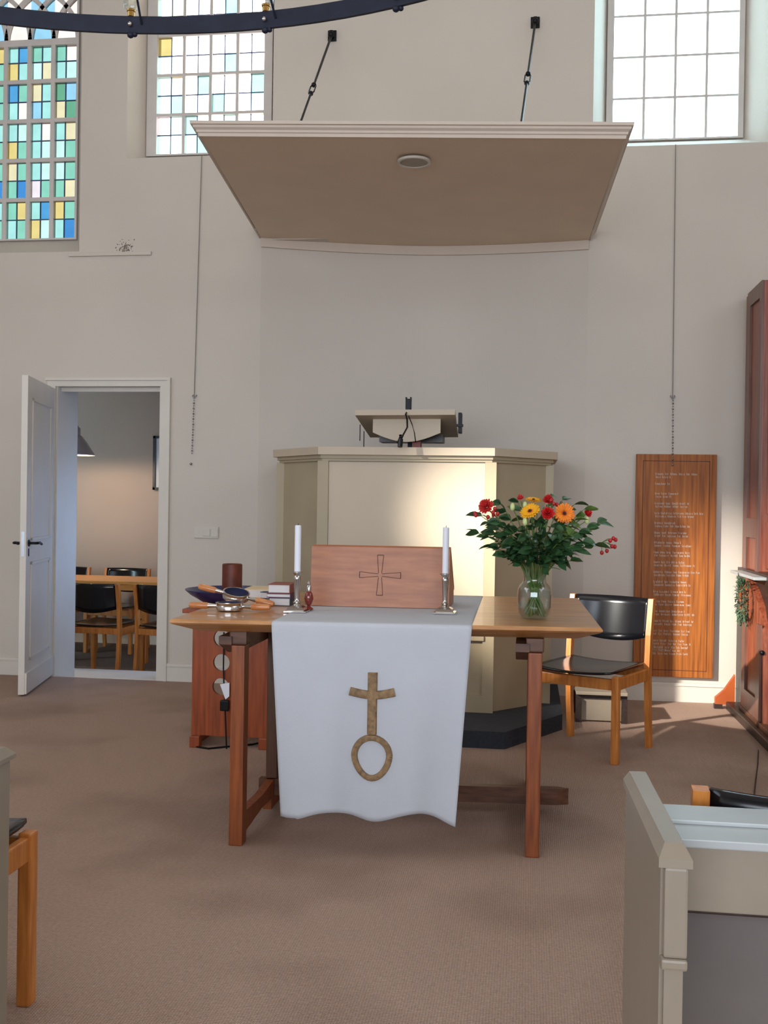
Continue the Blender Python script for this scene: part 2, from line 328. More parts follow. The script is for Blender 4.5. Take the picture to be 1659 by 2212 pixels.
# windows -----------------------------------------------------------
PC = dict(w=(0.1125, 0.0715, 0.0593), p=(0.0711, 0.0715, 0.0599), c=(0.0463, 0.0624, 0.0522), t=(0.0303, 0.0507, 0.0351), g=(0.0174, 0.0330, 0.0187), b=(0.0109, 0.0289, 0.0480), s=(0.0376, 0.0518, 0.0599), B=(0.0075, 0.0215, 0.0436), y=(0.0900, 0.0507, 0.0170), k=(0.0955, 0.0600, 0.0342), l=(0.0994, 0.0624, 0.0588))
def window(name, Wd, cols, rowh, rows, grid, subs=2, tint=None, barw=.022, lead=.005, arch=None):
    g = Wd['g']; f = frame_outer(Wd); y = FRY
    fr = MB()
    fr.box(f[0], g[0], y-.03, y+.05, f[2], f[3]); fr.box(g[1], f[1], y-.03, y+.05, f[2], f[3])
    fr.box(g[0], g[1], y-.03, y+.05, f[2], g[2]); fr.box(g[0], g[1], y-.03, y+.05, g[3], f[3])
    root = thing(name, '', '', ((g[0]+g[1])/2, y, g[2])); del root['label']; del root['category']; root['kind'] = 'structure'
    finish('window_frame', fr, 'frame_paint', root)
    cw = (g[1]-g[0])/cols; bars = MB(); ld = MB()
    top = g[3] if arch is None else arch
    for i in range(1, cols): bars.box(g[0]+i*cw-barw/2, g[0]+i*cw+barw/2, y-.02, y+.02, g[2], top)
    z = g[2]+rowh
    while z < top-.02: bars.box(g[0], g[1], y-.0185, y+.0185, z-barw*.45, z+barw*.45); z += rowh
    if arch:
        bars.box(g[0], g[1], y-.022, y+.022, arch-.035, arch+.012)
        # intersecting tracery above the transom
        for i in range(0, cols+1, 1):
            for sgn in (1, -1):
                base = g[0]+i*cw if sgn > 0 else g[1]-i*cw
                pts = []
                for k in range(15):
                    a = k/14*1.15; Rr = cw*2.5
                    px = base+sgn*Rr*(1-math.cos(a)); pz = arch+Rr*math.sin(a)*.9
                    if px < g[0]-.001 or px > g[1]+.001 or pz > g[3]: 
                        continue
                    pts.append((px, y, pz))
                for a, b in zip(pts, pts[1:]):
                    d = Vector(b)-Vector(a); nrm = Vector((-d.z, 0, d.x)).normalized()*barw*.5
                    A, Bv = Vector(a), Vector(b); q = [A-nrm, A+nrm, Bv+nrm, Bv-nrm]
                    bars.loft([[p+Vector((0, -.015, 0)) for p in q], [p+Vector((0, .015, 0)) for p in q]])
    finish('glazing_bars', bars, 'frame_paint', root)
    bm = bmesh.new(); lay = bm.loops.layers.float_color.new('tint')
    cwp = cw/subs; rh = rowh/2; ncol = cols*subs; nrow = int(math.ceil((g[3]-g[2])/rh))
    mt = ROOT[root.name].inverted()
    for j in range(nrow):
        for i in range(ncol):
            z0 = g[2]+j*rh; z1 = min(z0+rh, g[3])
            if z1-z0 < .003: continue
            key = None
            if grid and j < len(grid): 
                row = grid[j]; key = row[i] if i < len(row) else None
            if arch and z0 >= arch-.02: key = ('w' if (i//subs + (1 if z0 > arch+.3 else 0)) % 2 else 's')
            if key is None: key = random.choice('wwwpwwcw' if tint == 'pale' else ('w' if tint == 'clear' else 'cctpybctskp'))
            col = PC[key]
            if tint is None: col = tuple(c*1.2 for c in col)
            if tint == 'clear': col = (.93, .96, .98)
            if tint == 'pale': col = tuple(min(1, c*(8.5 if key == 'w' else 4.2 if key in 'pkl' else 2.3 if key != 'y' else 1.4)) for c in col)
            q = [(g[0]+i*cwp, y, z0), (g[0]+(i+1)*cwp, y, z0), (g[0]+(i+1)*cwp, y, z1), (g[0]+i*cwp, y, z1)]
            fc = bm.faces.new([bm.verts.new(mt @ Vector(p)) for p in q])
            for lp in fc.loops: lp[lay] = (*col, 1)
    me = bpy.data.meshes.new('glass'); bm.to_mesh(me); bm.free(); me.materials.append(M['stained_glass'])
    go = bpy.data.objects.new('glass', me); C.objects.link(go); go.parent = root
    if lead and subs > 1:
        for i in range(cols):
            x = g[0]+(i+.5)*cw; ld.box(x-lead/2, x+lead/2, y-.006, y+.006, g[2], top)
        z = g[2]+rh
        while z < top: ld.box(g[0], g[1], y-.0061, y+.0061, z-lead/2, z+lead/2); z += rh
        finish('lead_strips', ld, 'lead_blue', root)
# rows are listed from the sill upward, panes left to right
G1 = ['tccbtcspytcB', 'cybtctyccbyt', 'tctbtbBwttck'.replace('bB', 'tB'), 'ctcbwtcpptt'+'t', 'bccsyktppst'+'c', 'tcpbspbwcct'+'k', 'cpytpwcssktg', 'sctpbtkpgsp'+'s'[:1], 'bpgyykptkpsc', 'cykyspbtptcw']
G1 = ['tcpypcsytbcB', 'cyctktytcbyt', 'csbttBltct'+'tk', 'tbcpktcpcp'+'pt', 'cytckt'+'pppppt', 'pcbctccpwp'+'ck', 'cstcpwssk'+'t'+'tg'[:1]+'g', 'tybpbtkpgs'+'ck', 'kcgtykpksc'+'sp', 'pbykcbtp'+'tw'+'tw']
G1b = [
 # each row: 6 invisible panes then the six panes in view
 'cytbct'+'ctypcB', 'btcytc'+'tycbyt', 'ctbycB'+'tBlttk', 'ycctbt'+'ktcppt', 'cbtyct'+'ytcppt',
 'tcyctc'+'cpcwck', 'cytcbt'+'cwsckg'[0:6], 'btcygt'+'btkcgs', 'tcbyct'+'ycpkcp', 'cbytcy'+'cbtctw']
window('window_1', W1, 6, .291, 5, G1b, arch=4.658, lead=.006, barw=.032)
G2 = ['pwpcwwwp', 'lpcwwpww', 'pcwwcwwp', 'pkwcwwwc', 'pwwwwcww', 'ywwwwwww', 'swwwwwws', 'pkwwwcww']
window('window_2', W2, 4, .287, 8, G2, tint='pale', lead=.006)
window('window_3', W3, 4, .281, 8, None, subs=1, tint='clear', barw=.017)

# door --------------------------------------------------------------
hg = Vector((-3.368, 7.035, 0)); fe = Vector((-3.185, 6.275, 0)); dv = fe-hg; dl = dv.length
dz = math.atan2(dv.y, dv.x)
door = thing('door_1', '', '', hg, dz); del door['label']; del door['category']; door['kind'] = 'structure'
# local x runs from hinge to free edge, local +y faces the opening
lf = MB(); lf.box(0, dl, -.04, 0, .012, 2.065, bev=.002)
for z0, z1 in ((.22, .86), (1.0, 1.93)):
    for a, b, c, d in ((.12, dl-.12, z0, z0+.018), (.12, dl-.12, z1-.018, z1), (.12, .138, z0, z1), (dl-.138, dl-.12, z0, z1)): lf.box(a, b, 0, .008, c, d)
lf.box(.0, dl, 0, .014, .015, .15, bev=.003)
finish('door_leaf', lf, 'white_paint', door, world=False)
for sy in (1, -1):
    h = MB(); y0 = 0 if sy > 0 else -.04
    h.tube([(dl-.065, y0, .985), (dl-.065, y0+sy*.045, .985), (dl-.075, y0+sy*.055, .985), (dl-.13, y0+sy*.058, .985), (dl-.185, y0+sy*.055, .975)], .009)
    h.lathe([(.022, 0), (.022, .006), (.012, .012)], mtx=Matrix.Translation((dl-.065, y0, .985)) @ Matrix.Rotation(-sy*PI/2, 4, 'X'), n=20)
    h.box(dl-.073, dl-.057, min(y0, y0+sy*.004), max(y0, y0+sy*.004), .90, .95)
    finish('door_handle', h, 'black_metal', door, world=False)
lk = B(dl-.001, dl+.0015, -.03, -.01, .90, 1.06); finish('lock_plate', lk, 'steel', door, world=False)
trim = MB()
trim.box(DO[1], DO[1]+.049, WY-.02, WY, 0, 2.08); trim.box(DO[1]+.05, DO[1]+.072, WY-.03, WY, 0, 2.122)
trim.box(DO[0]-.0615, DO[1]+.049, WY-.0195, WY, 2.0805, 2.125); trim.box(DO[0]-.072, DO[1]+.073, WY-.032, WY, 2.1225, 2.1405)
trim.box(DO[0]-.062, DO[0], WY-.02, WY, 0, 2.08)
trim.box(DO[0], DO[1], WY+.05, WY+.07, 2.05, 2.08)
struct('trim_1', trim, 'white_paint')
jm = MB(); jm.box(DO[0], DO[0]+.012, WY, 7.38, 0, 2.08); jm.box(DO[1]-.012, DO[1], WY+.0, 7.38, 0, 2.08); struct('trim_2', jm, 'white_paint')
th = B(DO[0]-.0, DO[1], WY-.012, 7.40, -.3, .004, bev=.004); struct('trim_3', th, 'white_paint')

# side room ---------------------------------------------------------
SF = -.2
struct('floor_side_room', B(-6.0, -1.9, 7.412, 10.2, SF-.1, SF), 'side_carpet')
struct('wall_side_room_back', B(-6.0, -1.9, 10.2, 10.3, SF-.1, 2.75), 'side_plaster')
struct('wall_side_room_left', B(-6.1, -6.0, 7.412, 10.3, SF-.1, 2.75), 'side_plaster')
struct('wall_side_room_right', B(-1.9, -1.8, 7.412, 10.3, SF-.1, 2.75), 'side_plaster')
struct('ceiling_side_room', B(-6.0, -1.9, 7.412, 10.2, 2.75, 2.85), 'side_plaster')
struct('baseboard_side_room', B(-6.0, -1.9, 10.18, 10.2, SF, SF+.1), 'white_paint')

# ------------------------------------------------------------------ chairs
def make_chair(label, loc, rz, group=None):
    t = thing('chair', label, 'chair', (0, 0, 0), 0, group)
    hw, hd = .225, .215
    for sx in (-1, 1):
        f = MB(); f.box(sx*hw-.018, sx*hw+.018, -hd-.02, -hd+.02, 0, .435, bev=.006); finish('leg', f, 'chair_wood', t)
        r = MB(); a = [(sx*hw-.014, hd-.02), (sx*hw+.014, hd-.02), (sx*hw+.014, hd+.02), (sx*hw-.014, hd+.02)]
        ring = lambda z, dy: [(x, y+dy, z) for x, y in a]
        r.loft([ring(0, .035), ring(.2, .012), ring(.43, 0), ring(.6, .012), ring(.79, .045)]); finish('leg', r, 'chair_wood', t)
    rl = MB()
    for sx in (-1, 1): rl.box(sx*hw-.012, sx*hw+.012, -hd, hd, .365, .425, bev=.004)
    rl.box(-hw, hw, -hd-.012, -hd+.012, .365, .42, bev=.004); rl.box(-hw, hw, hd-.012, hd+.012, .375, .425, bev=.004)
    finish('seat_frame', rl, 'chair_wood', t)
    s = MB(); n = 14; gridv = []
    for j in range(n+1):
        row = []
        for i in range(n+1):
            u, v = i/n*2-1, j/n*2-1
            k = 1-.06*(abs(v)**6)*(abs(u)**2)
            x = u*(hw-.008)*k; y = v*(hd+.02)-.015
            if v < -.8: y -= .02*(1-u*u)
            z = .440-.022*(1-u*u)*(1-.5*v*v)+.006
            row.append(s.v(x, y, z))
        gridv.append(row)
    for j in range(n):
        for i in range(n): s.bm.faces.new((gridv[j][i], gridv[j][i+1], gridv[j+1][i+1], gridv[j+1][i]))
    finish('seat', s, 'black_plywood', t, smooth=True, solid=-.011)
    bk = MB(); n, m_ = 18, 6; gv = []
    for j in range(m_+1):
        row = []
        for i in range(n+1):
            u = i/n*2-1; x = u*(hw-.013); cur = .055*(1-u*u)
            zb = .585-.035*(1-u*u); zt = .79
            z = zb+(zt-zb)*j/m_; y = hd+.018+cur+(z-.6)*.16
            row.append(bk.v(x, y, z))
        gv.append(row)
    for j in range(m_):
        for i in range(n): bk.bm.faces.new((gv[j][i], gv[j][i+1], gv[j+1][i+1], gv[j+1][i]))
    finish('backrest', bk, 'black_plywood', t, smooth=True, solid=.011)
    t.location = loc; t.rotation_euler = (0, 0, rz); return t
ch0 = make_chair('wooden chair with black plywood seat and back, behind the right end of the communion table', (.345, 5.535, 0), math.radians(-27))
dup(ch0, (.545, 2.085, 0), math.radians(180-4), 'black-backed chair cut off by the right edge, just beyond the cream pew ledge')
dup(ch0, (-1.4555, 2.24, 0), math.radians(180), 'chair at the left edge with only a black seat corner and one wooden leg showing')
G = 'chairs around the side room table'
dup(ch0, (-3.493, 8.31, SF), math.radians(180-4), 'near-side chair at the left of the doorway, back turned, at the side room table', G)
dup(ch0, (-2.895, 8.31, SF), math.radians(180-8), 'near-side chair at the right of the doorway, cut off by the door frame', G)
dup(ch0, (-3.97, 9.70, SF), 0, 'far-side chair whose black back shows whole above the side room table', G)
dup(ch0, (-4.60, 9.70, SF), 0, 'far-side chair at the left jamb, only half its back above the side room table', G)

t = thing('side_room_table', 'light beech table in the side room seen through the doorway', 'table', (-3.9, 9.25, SF))
mb = B(-5.0, -3.0, 8.93, 9.60, .515, .54, bev=.004); finish('tabletop', mb, 'table_beech', t)
mb = MB(); mb.box(-4.9, -3.1, 8.98, 9.0, .455, .515); mb.box(-4.9, -3.1, 9.53, 9.55, .455, .515); finish('apron', mb, 'table_beech', t)
for x in (-4.9, -3.42, -4.13):
    for y in (9.0, 9.53): finish('leg', B(x-.028, x+.028, y-.028, y+.028, SF, .515, bev=.004), 'chair_wood', t)

t = thing('pendant_lamp', 'spun metal cone pendant lamp hanging in the side room', 'lamp', (-4.225, 9.3, 1.68))
mb = MB().lathe([(.165, 1.69), (.162, 1.70), (.10, 1.80), (.045, 1.87), (.03, 1.88), (.03, 1.94), (.012, 1.965)], (-4.225, 9.3, 0), 36, cap=False)
sh = finish('lamp_shade', mb, 'spun_metal', t, solid=-.002)
finish('cord', MB().tube([(-4.225, 9.3, 1.96), (-4.225, 9.3, 2.75)], .004, 8), 'black_metal', t)
finish('bulb', MB().ball((-4.225, 9.3, 1.76), .035), 'bulb_glow', t)
lamp('POINT', 'pendant_lamp_light', (-4.225, 9.3, 1.71), 26, (1.0, .80, .55), None, .03)
t = thing('picture', 'dark framed picture on the side room wall, cut off by the door frame', 'picture', (-3.55, 10.18, 1.38))
fr = MB(); x0, x1, z0, z1 = -3.80, -3.30, 1.385, 1.935
for a in ((x0, x0+.025, z0, z1), (x1-.025, x1, z0, z1), (x0, x1, z0, z0+.025), (x0, x1, z1-.025, z1)): fr.box(a[0], a[1], 10.165, 10.2, a[2], a[3])
finish('frame', fr, 'picture_black', t); finish('paper', B(x0+.02, x1-.02, 10.18, 10.19, z0+.02, z1-.02), 'picture_paper', t)

# ------------------------------------------------------------------ canopy over the pulpit
t = thing('pulpit_canopy', 'large cream sounding board projecting from the wall above the pulpit', 'canopy', (-.7, 7.0, 3.05))
BL, BR, FR_, FL_ = Vector((-1.872, 7.05, 3.112)), Vector((.377, 7.05, 3.053)), Vector((.435, 5.16, 3.066)), Vector((-1.665, 5.06, 3.114))
def zc(x): return 3.112-.0265*(x+1.872)
pl = MB(); back = [Vector((x, niche(x)-.001, zc(x))) for x in nx[::-1]]
lower = [FL_, FR_]+[b for b in back]
upr = [p+Vector((0, 0, .03)) for p in lower]
lo = [pl.bm.verts.new(p) for p in lower]; hi = [pl.bm.verts.new(p) for p in upr]; n = len(lo)
pl.bm.faces.new(lo[::-1]); pl.bm.faces.new(hi)
for i in range(n): pl.bm.faces.new((lo[i], lo[(i+1) % n], hi[(i+1) % n], hi[i]))
finish('underside_panel', pl, 'canopy_cream', t)
cr = MB()
path = [BL, FL_, FR_, BR]
def offs(d, h):
    c = Vector((0, 0, h)); return [BL+Vector((-d, -.012, 0))+c, FL_+Vector((-d, -d*1.0, 0))+c, FR_+Vector((d, -d*1.0, 0))+c, BR+Vector((d, -.012, 0))+c]
prof = [(0, .0), (.008, -.004), (.010, .012), (.016, .015), (.018, .026), (.030, .036), (.032, .046), (.042, .049), (.044, .064), (.036, .066), (0, .066)]
rows = [offs(d, h) for d, h in prof]
for a, b in zip(rows, rows[1:]):
    for i in range(3): cr.face([a[i], a[i+1], b[i+1], b[i]])
finish('crown_moulding', cr, 'canopy_trim', t)
tp = MB(); tp.loft([[BL+Vector((0, 0, .05)), FL_+Vector((0, 0, .05)), FR_+Vector((0, 0, .05)), BR+Vector((0, 0, .05))], [BL+Vector((0, 0, .062)), FL_+Vector((0, 0, .062)), FR_+Vector((0, 0, .062)), BR+Vector((0, 0, .062))]])
finish('top_board', tp, 'canopy_cream', t)
fs = MB()
for a, b in zip(nx, nx[1:]):
    q = lambda x, dy, z: (x, niche(x)+dy, z)
    fs.loft([[q(a, -.022, zc(a)-.062), q(b, -.022, zc(b)-.062), q(b, -.022, zc(b)-.0005), q(a, -.022, zc(a)-.0005)],
             [q(a, -.001, zc(a)-.062), q(b, -.001, zc(b)-.062), q(b, -.001, zc(b)-.0005), q(a, -.001, zc(a)-.0005)]])
finish('curved_fascia', fs, 'canopy_trim', t)
s = thing('ceiling_speaker', 'round white speaker grille let into the underside of the canopy', 'speaker', (-.622, 5.43, 3.075))
zc0 = zc(-.622)
finish('rim', MB().lathe([(.074, 0), (.088, 0), (.088, .012), (.074, .012), (.074, 0)], (-.622, 5.43, zc0-.012), 40, cap=False), 'switch_plastic', s)
finish('grille', MB().lathe([(.001, .0), (.074, .0), (.074, .008), (.001, .008)], (-.622, 5.43, zc0-.008), 40), 'speaker_grille', s)
def rod(label, top, bot, tb):
    a, b = Vector(top), Vector(bot); t = thing('support_rod', label, 'support rod', a, 0, 'iron rods holding the canopy')
    d = b-a; at = lambda k: a+d*k
    finish('rod', MB().tube([at(.01), at(tb-.035)], .008, 10).tube([at(tb+.035), b], .008, 10), 'black_metal', t)
    k = MB(); side = d.cross(Vector((0, 1, 0))).normalized()*.016
    for s_ in (1, -1): k.tube([at(tb-.035)+side*s_*.3, at(tb-.025)+side*s_, at(tb+.025)+side*s_, at(tb+.035)+side*s_*.3], .005, 8)
    k.ball(at(tb-.037), .016); k.ball(at(tb+.037), .016); finish('turnbuckle', k, 'black_metal', t)
    an = MB(); an.box(a.x-.03, a.x+.03, WY-.012, WY, a.z-.03, a.z+.045, bev=.004); an.box(a.x-.012, a.x+.012, WY-.05, WY-.01, a.z-.012, a.z+.03, bev=.003); an.ball((a.x, WY-.045, a.z), .022)
    finish('wall_anchor', an, 'black_metal', t)
rod('black iron rod with turnbuckle left of the canopy centre, wall to sounding board', (-1.388, 7.02, 4.485), (-1.300, 5.46, 3.155), .52)
rod('black iron rod with turnbuckle at right above the canopy, beside the clear window', (-.004, 7.02, 4.51), (-.083, 5.46, 3.125), .50)

# ------------------------------------------------------------------ pulpit
P = [(-1.52, 7.0), (-1.52, 6.32), (-1.185, 5.95), (-.212, 5.95), (.118, 6.32), (.118, 7.0)]
t = thing('pulpit', 'cream painted pulpit with angled sides below the canopy', 'pulpit', (-.7, 6.4, 0))
def offp(d):
    return [(-1.52-d, 7.0), (-1.52-d, 6.32-d*.41), (-1.185-d*.41, 5.95-d), (-.212+d*.41, 5.95-d), (.118+d, 6.32-d*.41), (.118+d, 7.0)]
def shell(z0, z1, d0, d1):
    mb = MB(); a, b = offp(d0), offp(d1)
    ring = [(x, y, z0) for x, y in a], [(x, y, z0) for x, y in b], [(x, y, z1) for x, y in b], [(x, y, z1) for x, y in a]
    for r1, r2 in zip(ring, ring[1:]+ring[:1]):
        for i in range(5): mb.face([r1[i], r1[i+1], r2[i+1], r2[i]])
    return mb
finish('body', shell(.09, 1.53, -.03, 0), 'pulpit_cream', t)
pa = MB()
pa.prism(offp(-.03), .42, .45); finish('deck', pa, 'pulpit_cream', t)
# corner pilasters and rails
pil = MB()
for (x, y) in P[1:5]:
    pil.prism([(x-.032, y-.016), (x+.032, y-.016), (x+.032, y+.02), (x-.032, y+.02)], .09, 1.52)
pil.box(-1.16, -.235, 5.935, 5.95, .09, .19); pil.box(-1.16, -.235, 5.925, 5.95, .50, .53, bev=.004)
finish('pilasters', pil, 'pulpit_cream', t)
finish('front_panel', B(-1.152, -.245, 5.944, 5.951, .535, 1.515), 'pulpit_cream_lit', t)
r = shell(1.555, 1.60, -.06, .055); finish('rim', r, 'pulpit_cream_lit', t)
r = shell(1.535, 1.555, -.01, .03); r2 = shell(1.52, 1.536, -.005, .018)
finish('rim_moulding', r, 'pulpit_cream', t); finish('lower_moulding', r2, 'pulpit_cream', t)
st = MB().prism([(-1.66, 7.0), (-1.66, 6.0), (-1.27, 5.45), (-.10, 5.45), (.215, 6.0), (.215, 7.0)], 0, .09)
finish('plinth_step', st, 'slate_carpet', t)
# book rest
t = thing('pulpit_book_rest', 'cream slanted book rest with hanging microphone cable above the pulpit rim', 'book rest', (-.72, 6.2, 1.6))
def hy(px, py, Y):
    d = fw+R_*((px-CX)/F)+U_*(-(py-CY)/F); k = Y/d.y; return Vector((d.x*k, Y, 1.27+d.z*k))
a = [(-1.02, 6.05, 1.795), (-.43, 6.05, 1.80)]; b = [(-1.0, 6.52, 1.695), (-.44, 6.52, 1.70)]
mb = MB(); q0 = [Vector(a[0]), Vector(a[1]), Vector(b[1]), Vector(b[0])]
mb.loft([q0, [p+Vector((0, 0, .032)) for p in q0]]); finish('desk_board', mb, 'pulpit_cream_lit', t)
mb = MB(); pts = [(-.925, 1.782), (-.925, 1.70)]+[(-.925+.405*k/12, 1.70-.055*math.sin(PI*k/12)) for k in range(1, 12)]+[(-.52, 1.70), (-.52, 1.782)]
mb.loft([[(x, 6.13, z) for x, z in pts], [(x, 6.15, z) for x, z in pts]]); finish('curved_apron', mb, 'pulpit_cream_lit', t)
mb = B(-.91, -.52, 6.30, 6.46, 1.655, 1.70); finish('under_board', mb, 'organ_dark', t)
finish('post', B(-.74, -.69, 6.35, 6.40, .451, 1.66), 'black_metal', t)
finish('book', B(-.695, -.645, 6.20, 6.28, 1.60, 1.655), 'cover_red', t)
for x, z0, z1 in ((-1.03, 1.76, 1.66), (-1.005, 1.72, 1.60)): finish('ribbon', MB().tube([(x, 6.3, z0), (x, 6.3, z1)], .003, 6), 'black_metal', t)
k = MB(); k.box(-.415, -.395, 6.12, 6.2, 1.70, 1.82, bev=.003); k.box(-.425, -.385, 6.1, 6.13, 1.735, 1.75); finish('clamp', k, 'black_metal', t)
mic = thing('microphone', 'black microphone and stand head poking above the book rest, cable hanging in front', 'microphone', (-.71, 6.0, 1.6))
k = MB(); k.box(-.735, -.70, 6.16, 6.19, 1.84, 1.905, bev=.004); k.box(-.735, -.727, 6.16, 6.19, 1.90, 1.915); k.box(-.708, -.70, 6.16, 6.19, 1.90, 1.915); k.box(-.73, -.706, 6.14, 6.20, 1.82, 1.85)
finish('stand_head', k, 'black_metal', mic)
finish('cable', MB().tube([(-.715, 6.10, 1.83), (-.715, 6.02, 1.80), (-.708, 6.03, 1.77), (-.70, 5.98, 1.72), (-.708, 5.86, 1.67), (-.714, 5.80, 1.635)], .005, 8), 'black_metal', mic)
finish('cable', MB().tube([(-.70, 6.03, 1.79), (-.675, 6.0, 1.74), (-.66, 6.0, 1.69), (-.658, 6.05, 1.64)], .003, 8), 'black_metal', mic)
finish('microphone_body', MB().tube([(-.713, 5.805, 1.66), (-.715, 5.795, 1.64), (-.717, 5.785, 1.595)], .014, 12), 'black_metal', mic)
finish('clip', MB().tube([(-.73, 5.88, 1.66), (-.745, 5.88, 1.62)], .004, 6), 'black_metal', mic)

# ------------------------------------------------------------------ communion table
TZ = .845
tFL, tFR, tBR, tBL = Vector((-1.275, 3.60, 0)), Vector((.270, 3.735, 0)), Vector((.245, 4.95, 0)), Vector((-1.30, 4.86, 0))
def yf(x): return 3.60+(x+1.275)/1.545*.135
def yb(x): return 4.86+(x+1.30)/1.545*.09
t = thing('communion_table', 'wide brown wooden table with undercut edges and square trestle legs', 'table', (-.5, 4.25, 0))
q = [tFL, tFR, tBR, tBL]; cen = sum(q, Vector())/4
def qz(z, ins): 
    out = []
    for p, s_ in zip(q, ((1, 1), (-1, 1), (-1, -1), (1, -1))): out.append(p+Vector((s_[0]*ins, s_[1]*ins, z)))
    return out
tb = MB().loft([qz(.795, .085), qz(.826, .008), qz(.832, 0), qz(.838, .0), qz(TZ, .006)]); finish('tabletop', tb, 'table_wood', t)
legx = ((-1.077, -1.025, 3.745), (.010, .061, 3.815))
for x0, x1, y in legx:
    lg = finish('leg', B(x0, x1, y-.032, y+.032, 0, .742, bev=.005), 'leg_wood', t)
    finish('leg', B(x0, x1, y+.95, y+1.01, 0, .742, bev=.005), 'leg_wood', t)
    finish('leg_head', B(x0-.008, x1+.006, y-.03, y+.03, .743, .794, bev=.006), 'dark_wood', lg)
    br = MB().prism([(y-.04, .775), (y+1.02, .775), (y+1.02, .745), (y+.9, .700), (y+.08, .700), (y-.04, .745)], x0-.045, x0+.004, mtx=Matrix(((0, 0, 1, 0), (1, 0, 0, 0), (0, 1, 0, 0), (0, 0, 0, 1)))); finish('bearer', br, 'dark_wood', t)
    finish('post', B(x0+.006, x1-.0, y+.49, y+.55, .115, .795, bev=.004), 'post_wood', t)
    pr = [(y+.03, .0+.03), (y+.03, .11), (y+.30, .10), (y+.46, .112), (y+.60, .112), (y+.75, .10), (y+.95, .11), (y+.95, .03), (y+.75, .05), (y+.62, .045), (y+.62, .0), (y+.44, .0), (y+.44, .045), (y+.28, .05)]
    fr = MB().prism(pr, x0+.01, x1-.008, mtx=Matrix(((0, 0, 1, 0), (1, 0, 0, 0), (0, 1, 0, 0), (0, 0, 0, 1)))); finish('foot_rail', fr, 'leg_wood', t)
stc = MB().prism([(-1.10, 4.235), (.14, 4.315), (.185, 4.335), (.14, 4.355), (-1.10, 4.275)], .045, .112); finish('stretcher', stc, 'dark_wood', t)

# cloth
t = thing('table_runner', 'white linen runner hanging over the front of the communion table with golden cross emblem', 'tablecloth', (-.55, 3.6, .16))
cl = MB(); NX_, rowsv = 56, []
def fold(u, s):   # outward wave of the hanging part
    return s*(.010*math.sin(u*2*PI*1.0+.4)+.014*math.sin(u*2*PI*2.05-.7)+.006*math.sin(u*2*PI*4.3))
vs = []
for k in range(16): vs.append(('top', 1-k/15))
for k in range(1, 5): vs.append(('edge', k/4))
for k in range(1, 41): vs.append(('drop', k/40))
def cloth_pt(u, kind, v, off=0):
    xt = -.902+u*.712; xbk = -.915+u*.712
    if kind == 'top':
        x = xt*(1-v)+xbk*v; y0 = yf(x)+.004; return Vector((x, y0+(yb(x)-.02-y0)*v, TZ+.0015+off))
    if kind == 'edge':
        a = v*PI/2; x = xt; return Vector((x, yf(x)+.004-(.016+off)*math.sin(a), TZ+.0015-.016+(.016+off)*math.cos(a)))
    s = v; bot = .158+.016*math.cos(u*2*PI*2.0+2.7)*(1 if u > .1 else .5)-.010*max(0, (u-.8)*5)
    xb = -.858+u*.622; x = xt*(1-s)+xb*s
    z = (TZ-.0145)*(1-s)+bot*s
    return Vector((x, yf(x)-.013-fold(u, s**1.3)-.012*s-off, z))
for kind, v in vs: rowsv.append([cl.bm.verts.new(cloth_pt(i/NX_, kind, v)) for i in range(NX_+1)])
for a, b in zip(rowsv, rowsv[1:]):
    for i in range(NX_): cl.bm.faces.new((a[i], a[i+1], b[i+1], b[i]))
finish('cloth', cl, 'linen', t, smooth=True, solid=.0015)
def on_cloth(x, z, off):
    s = (TZ-.0145-z)/(TZ-.0145-.155); x0 = -.902*(1-s)-.858*s; wd = .712*(1-s)+.622*s; u = (x-x0)/wd
    y = cloth_pt(min(max(u, 0), 1), 'drop', s).y; return Vector((x, y-off, z))
em = MB()
def strap(pts, wd):
    # raised band following the cloth
    L, Rr = [], []
    for i, p in enumerate(pts):
        a, b = Vector(pts[max(i-1, 0)]), Vector(pts[min(i+1, len(pts)-1)]); d = (b-a).normalized(); nn = Vector((-d.y, d.x)); ww = wd[i] if isinstance(wd, list) else wd
        L.append(Vector(p)+nn*ww/2); Rr.append(Vector(p)-nn*ww/2)
    rings = []
    for l, r_ in zip(L, Rr):
        c = (l+r_)/2
        rings.append([on_cloth(l.x, l.y, .001), on_cloth(l.x*.8+c.x*.2, l.y*.8+c.y*.2, .008), on_cloth(c.x, c.y, .011), on_cloth(r_.x*.8+c.x*.2, r_.y*.8+c.y*.2, .008), on_cloth(r_.x, r_.y, .001)])
    for a, b in zip(rings, rings[1:]):
        for i in range(4): em.bm.faces.new([em.bm.verts.new(p) for p in (a[i], a[i+1], b[i+1], b[i])])
    for rg in (rings[0], rings[-1]): em.bm.faces.new([em.bm.verts.new(p) for p in rg])
EX = -.538
strap([(EX+.001-.0, .672-.02*k) for k in range(12)], .035)
strap([(EX-.080+.016*k, .603-.012*math.sin(PI*k/10)) for k in range(11)], .031)
ringp = []
for k in range(33):
    a = 2*PI*k/32; rx = .063; rz = .066 if math.sin(a) > 0 else .078
    sq = 1-.10*max(0, -math.sin(a))
    ringp.append((EX+.002+rx*math.cos(a)*sq, .374+rz*math.sin(a)))
strap(ringp, .023); e = finish('cross_emblem', em, 'gold_cloth', t, smooth=True); e['label'] = 'golden brown cross standing on a ring'

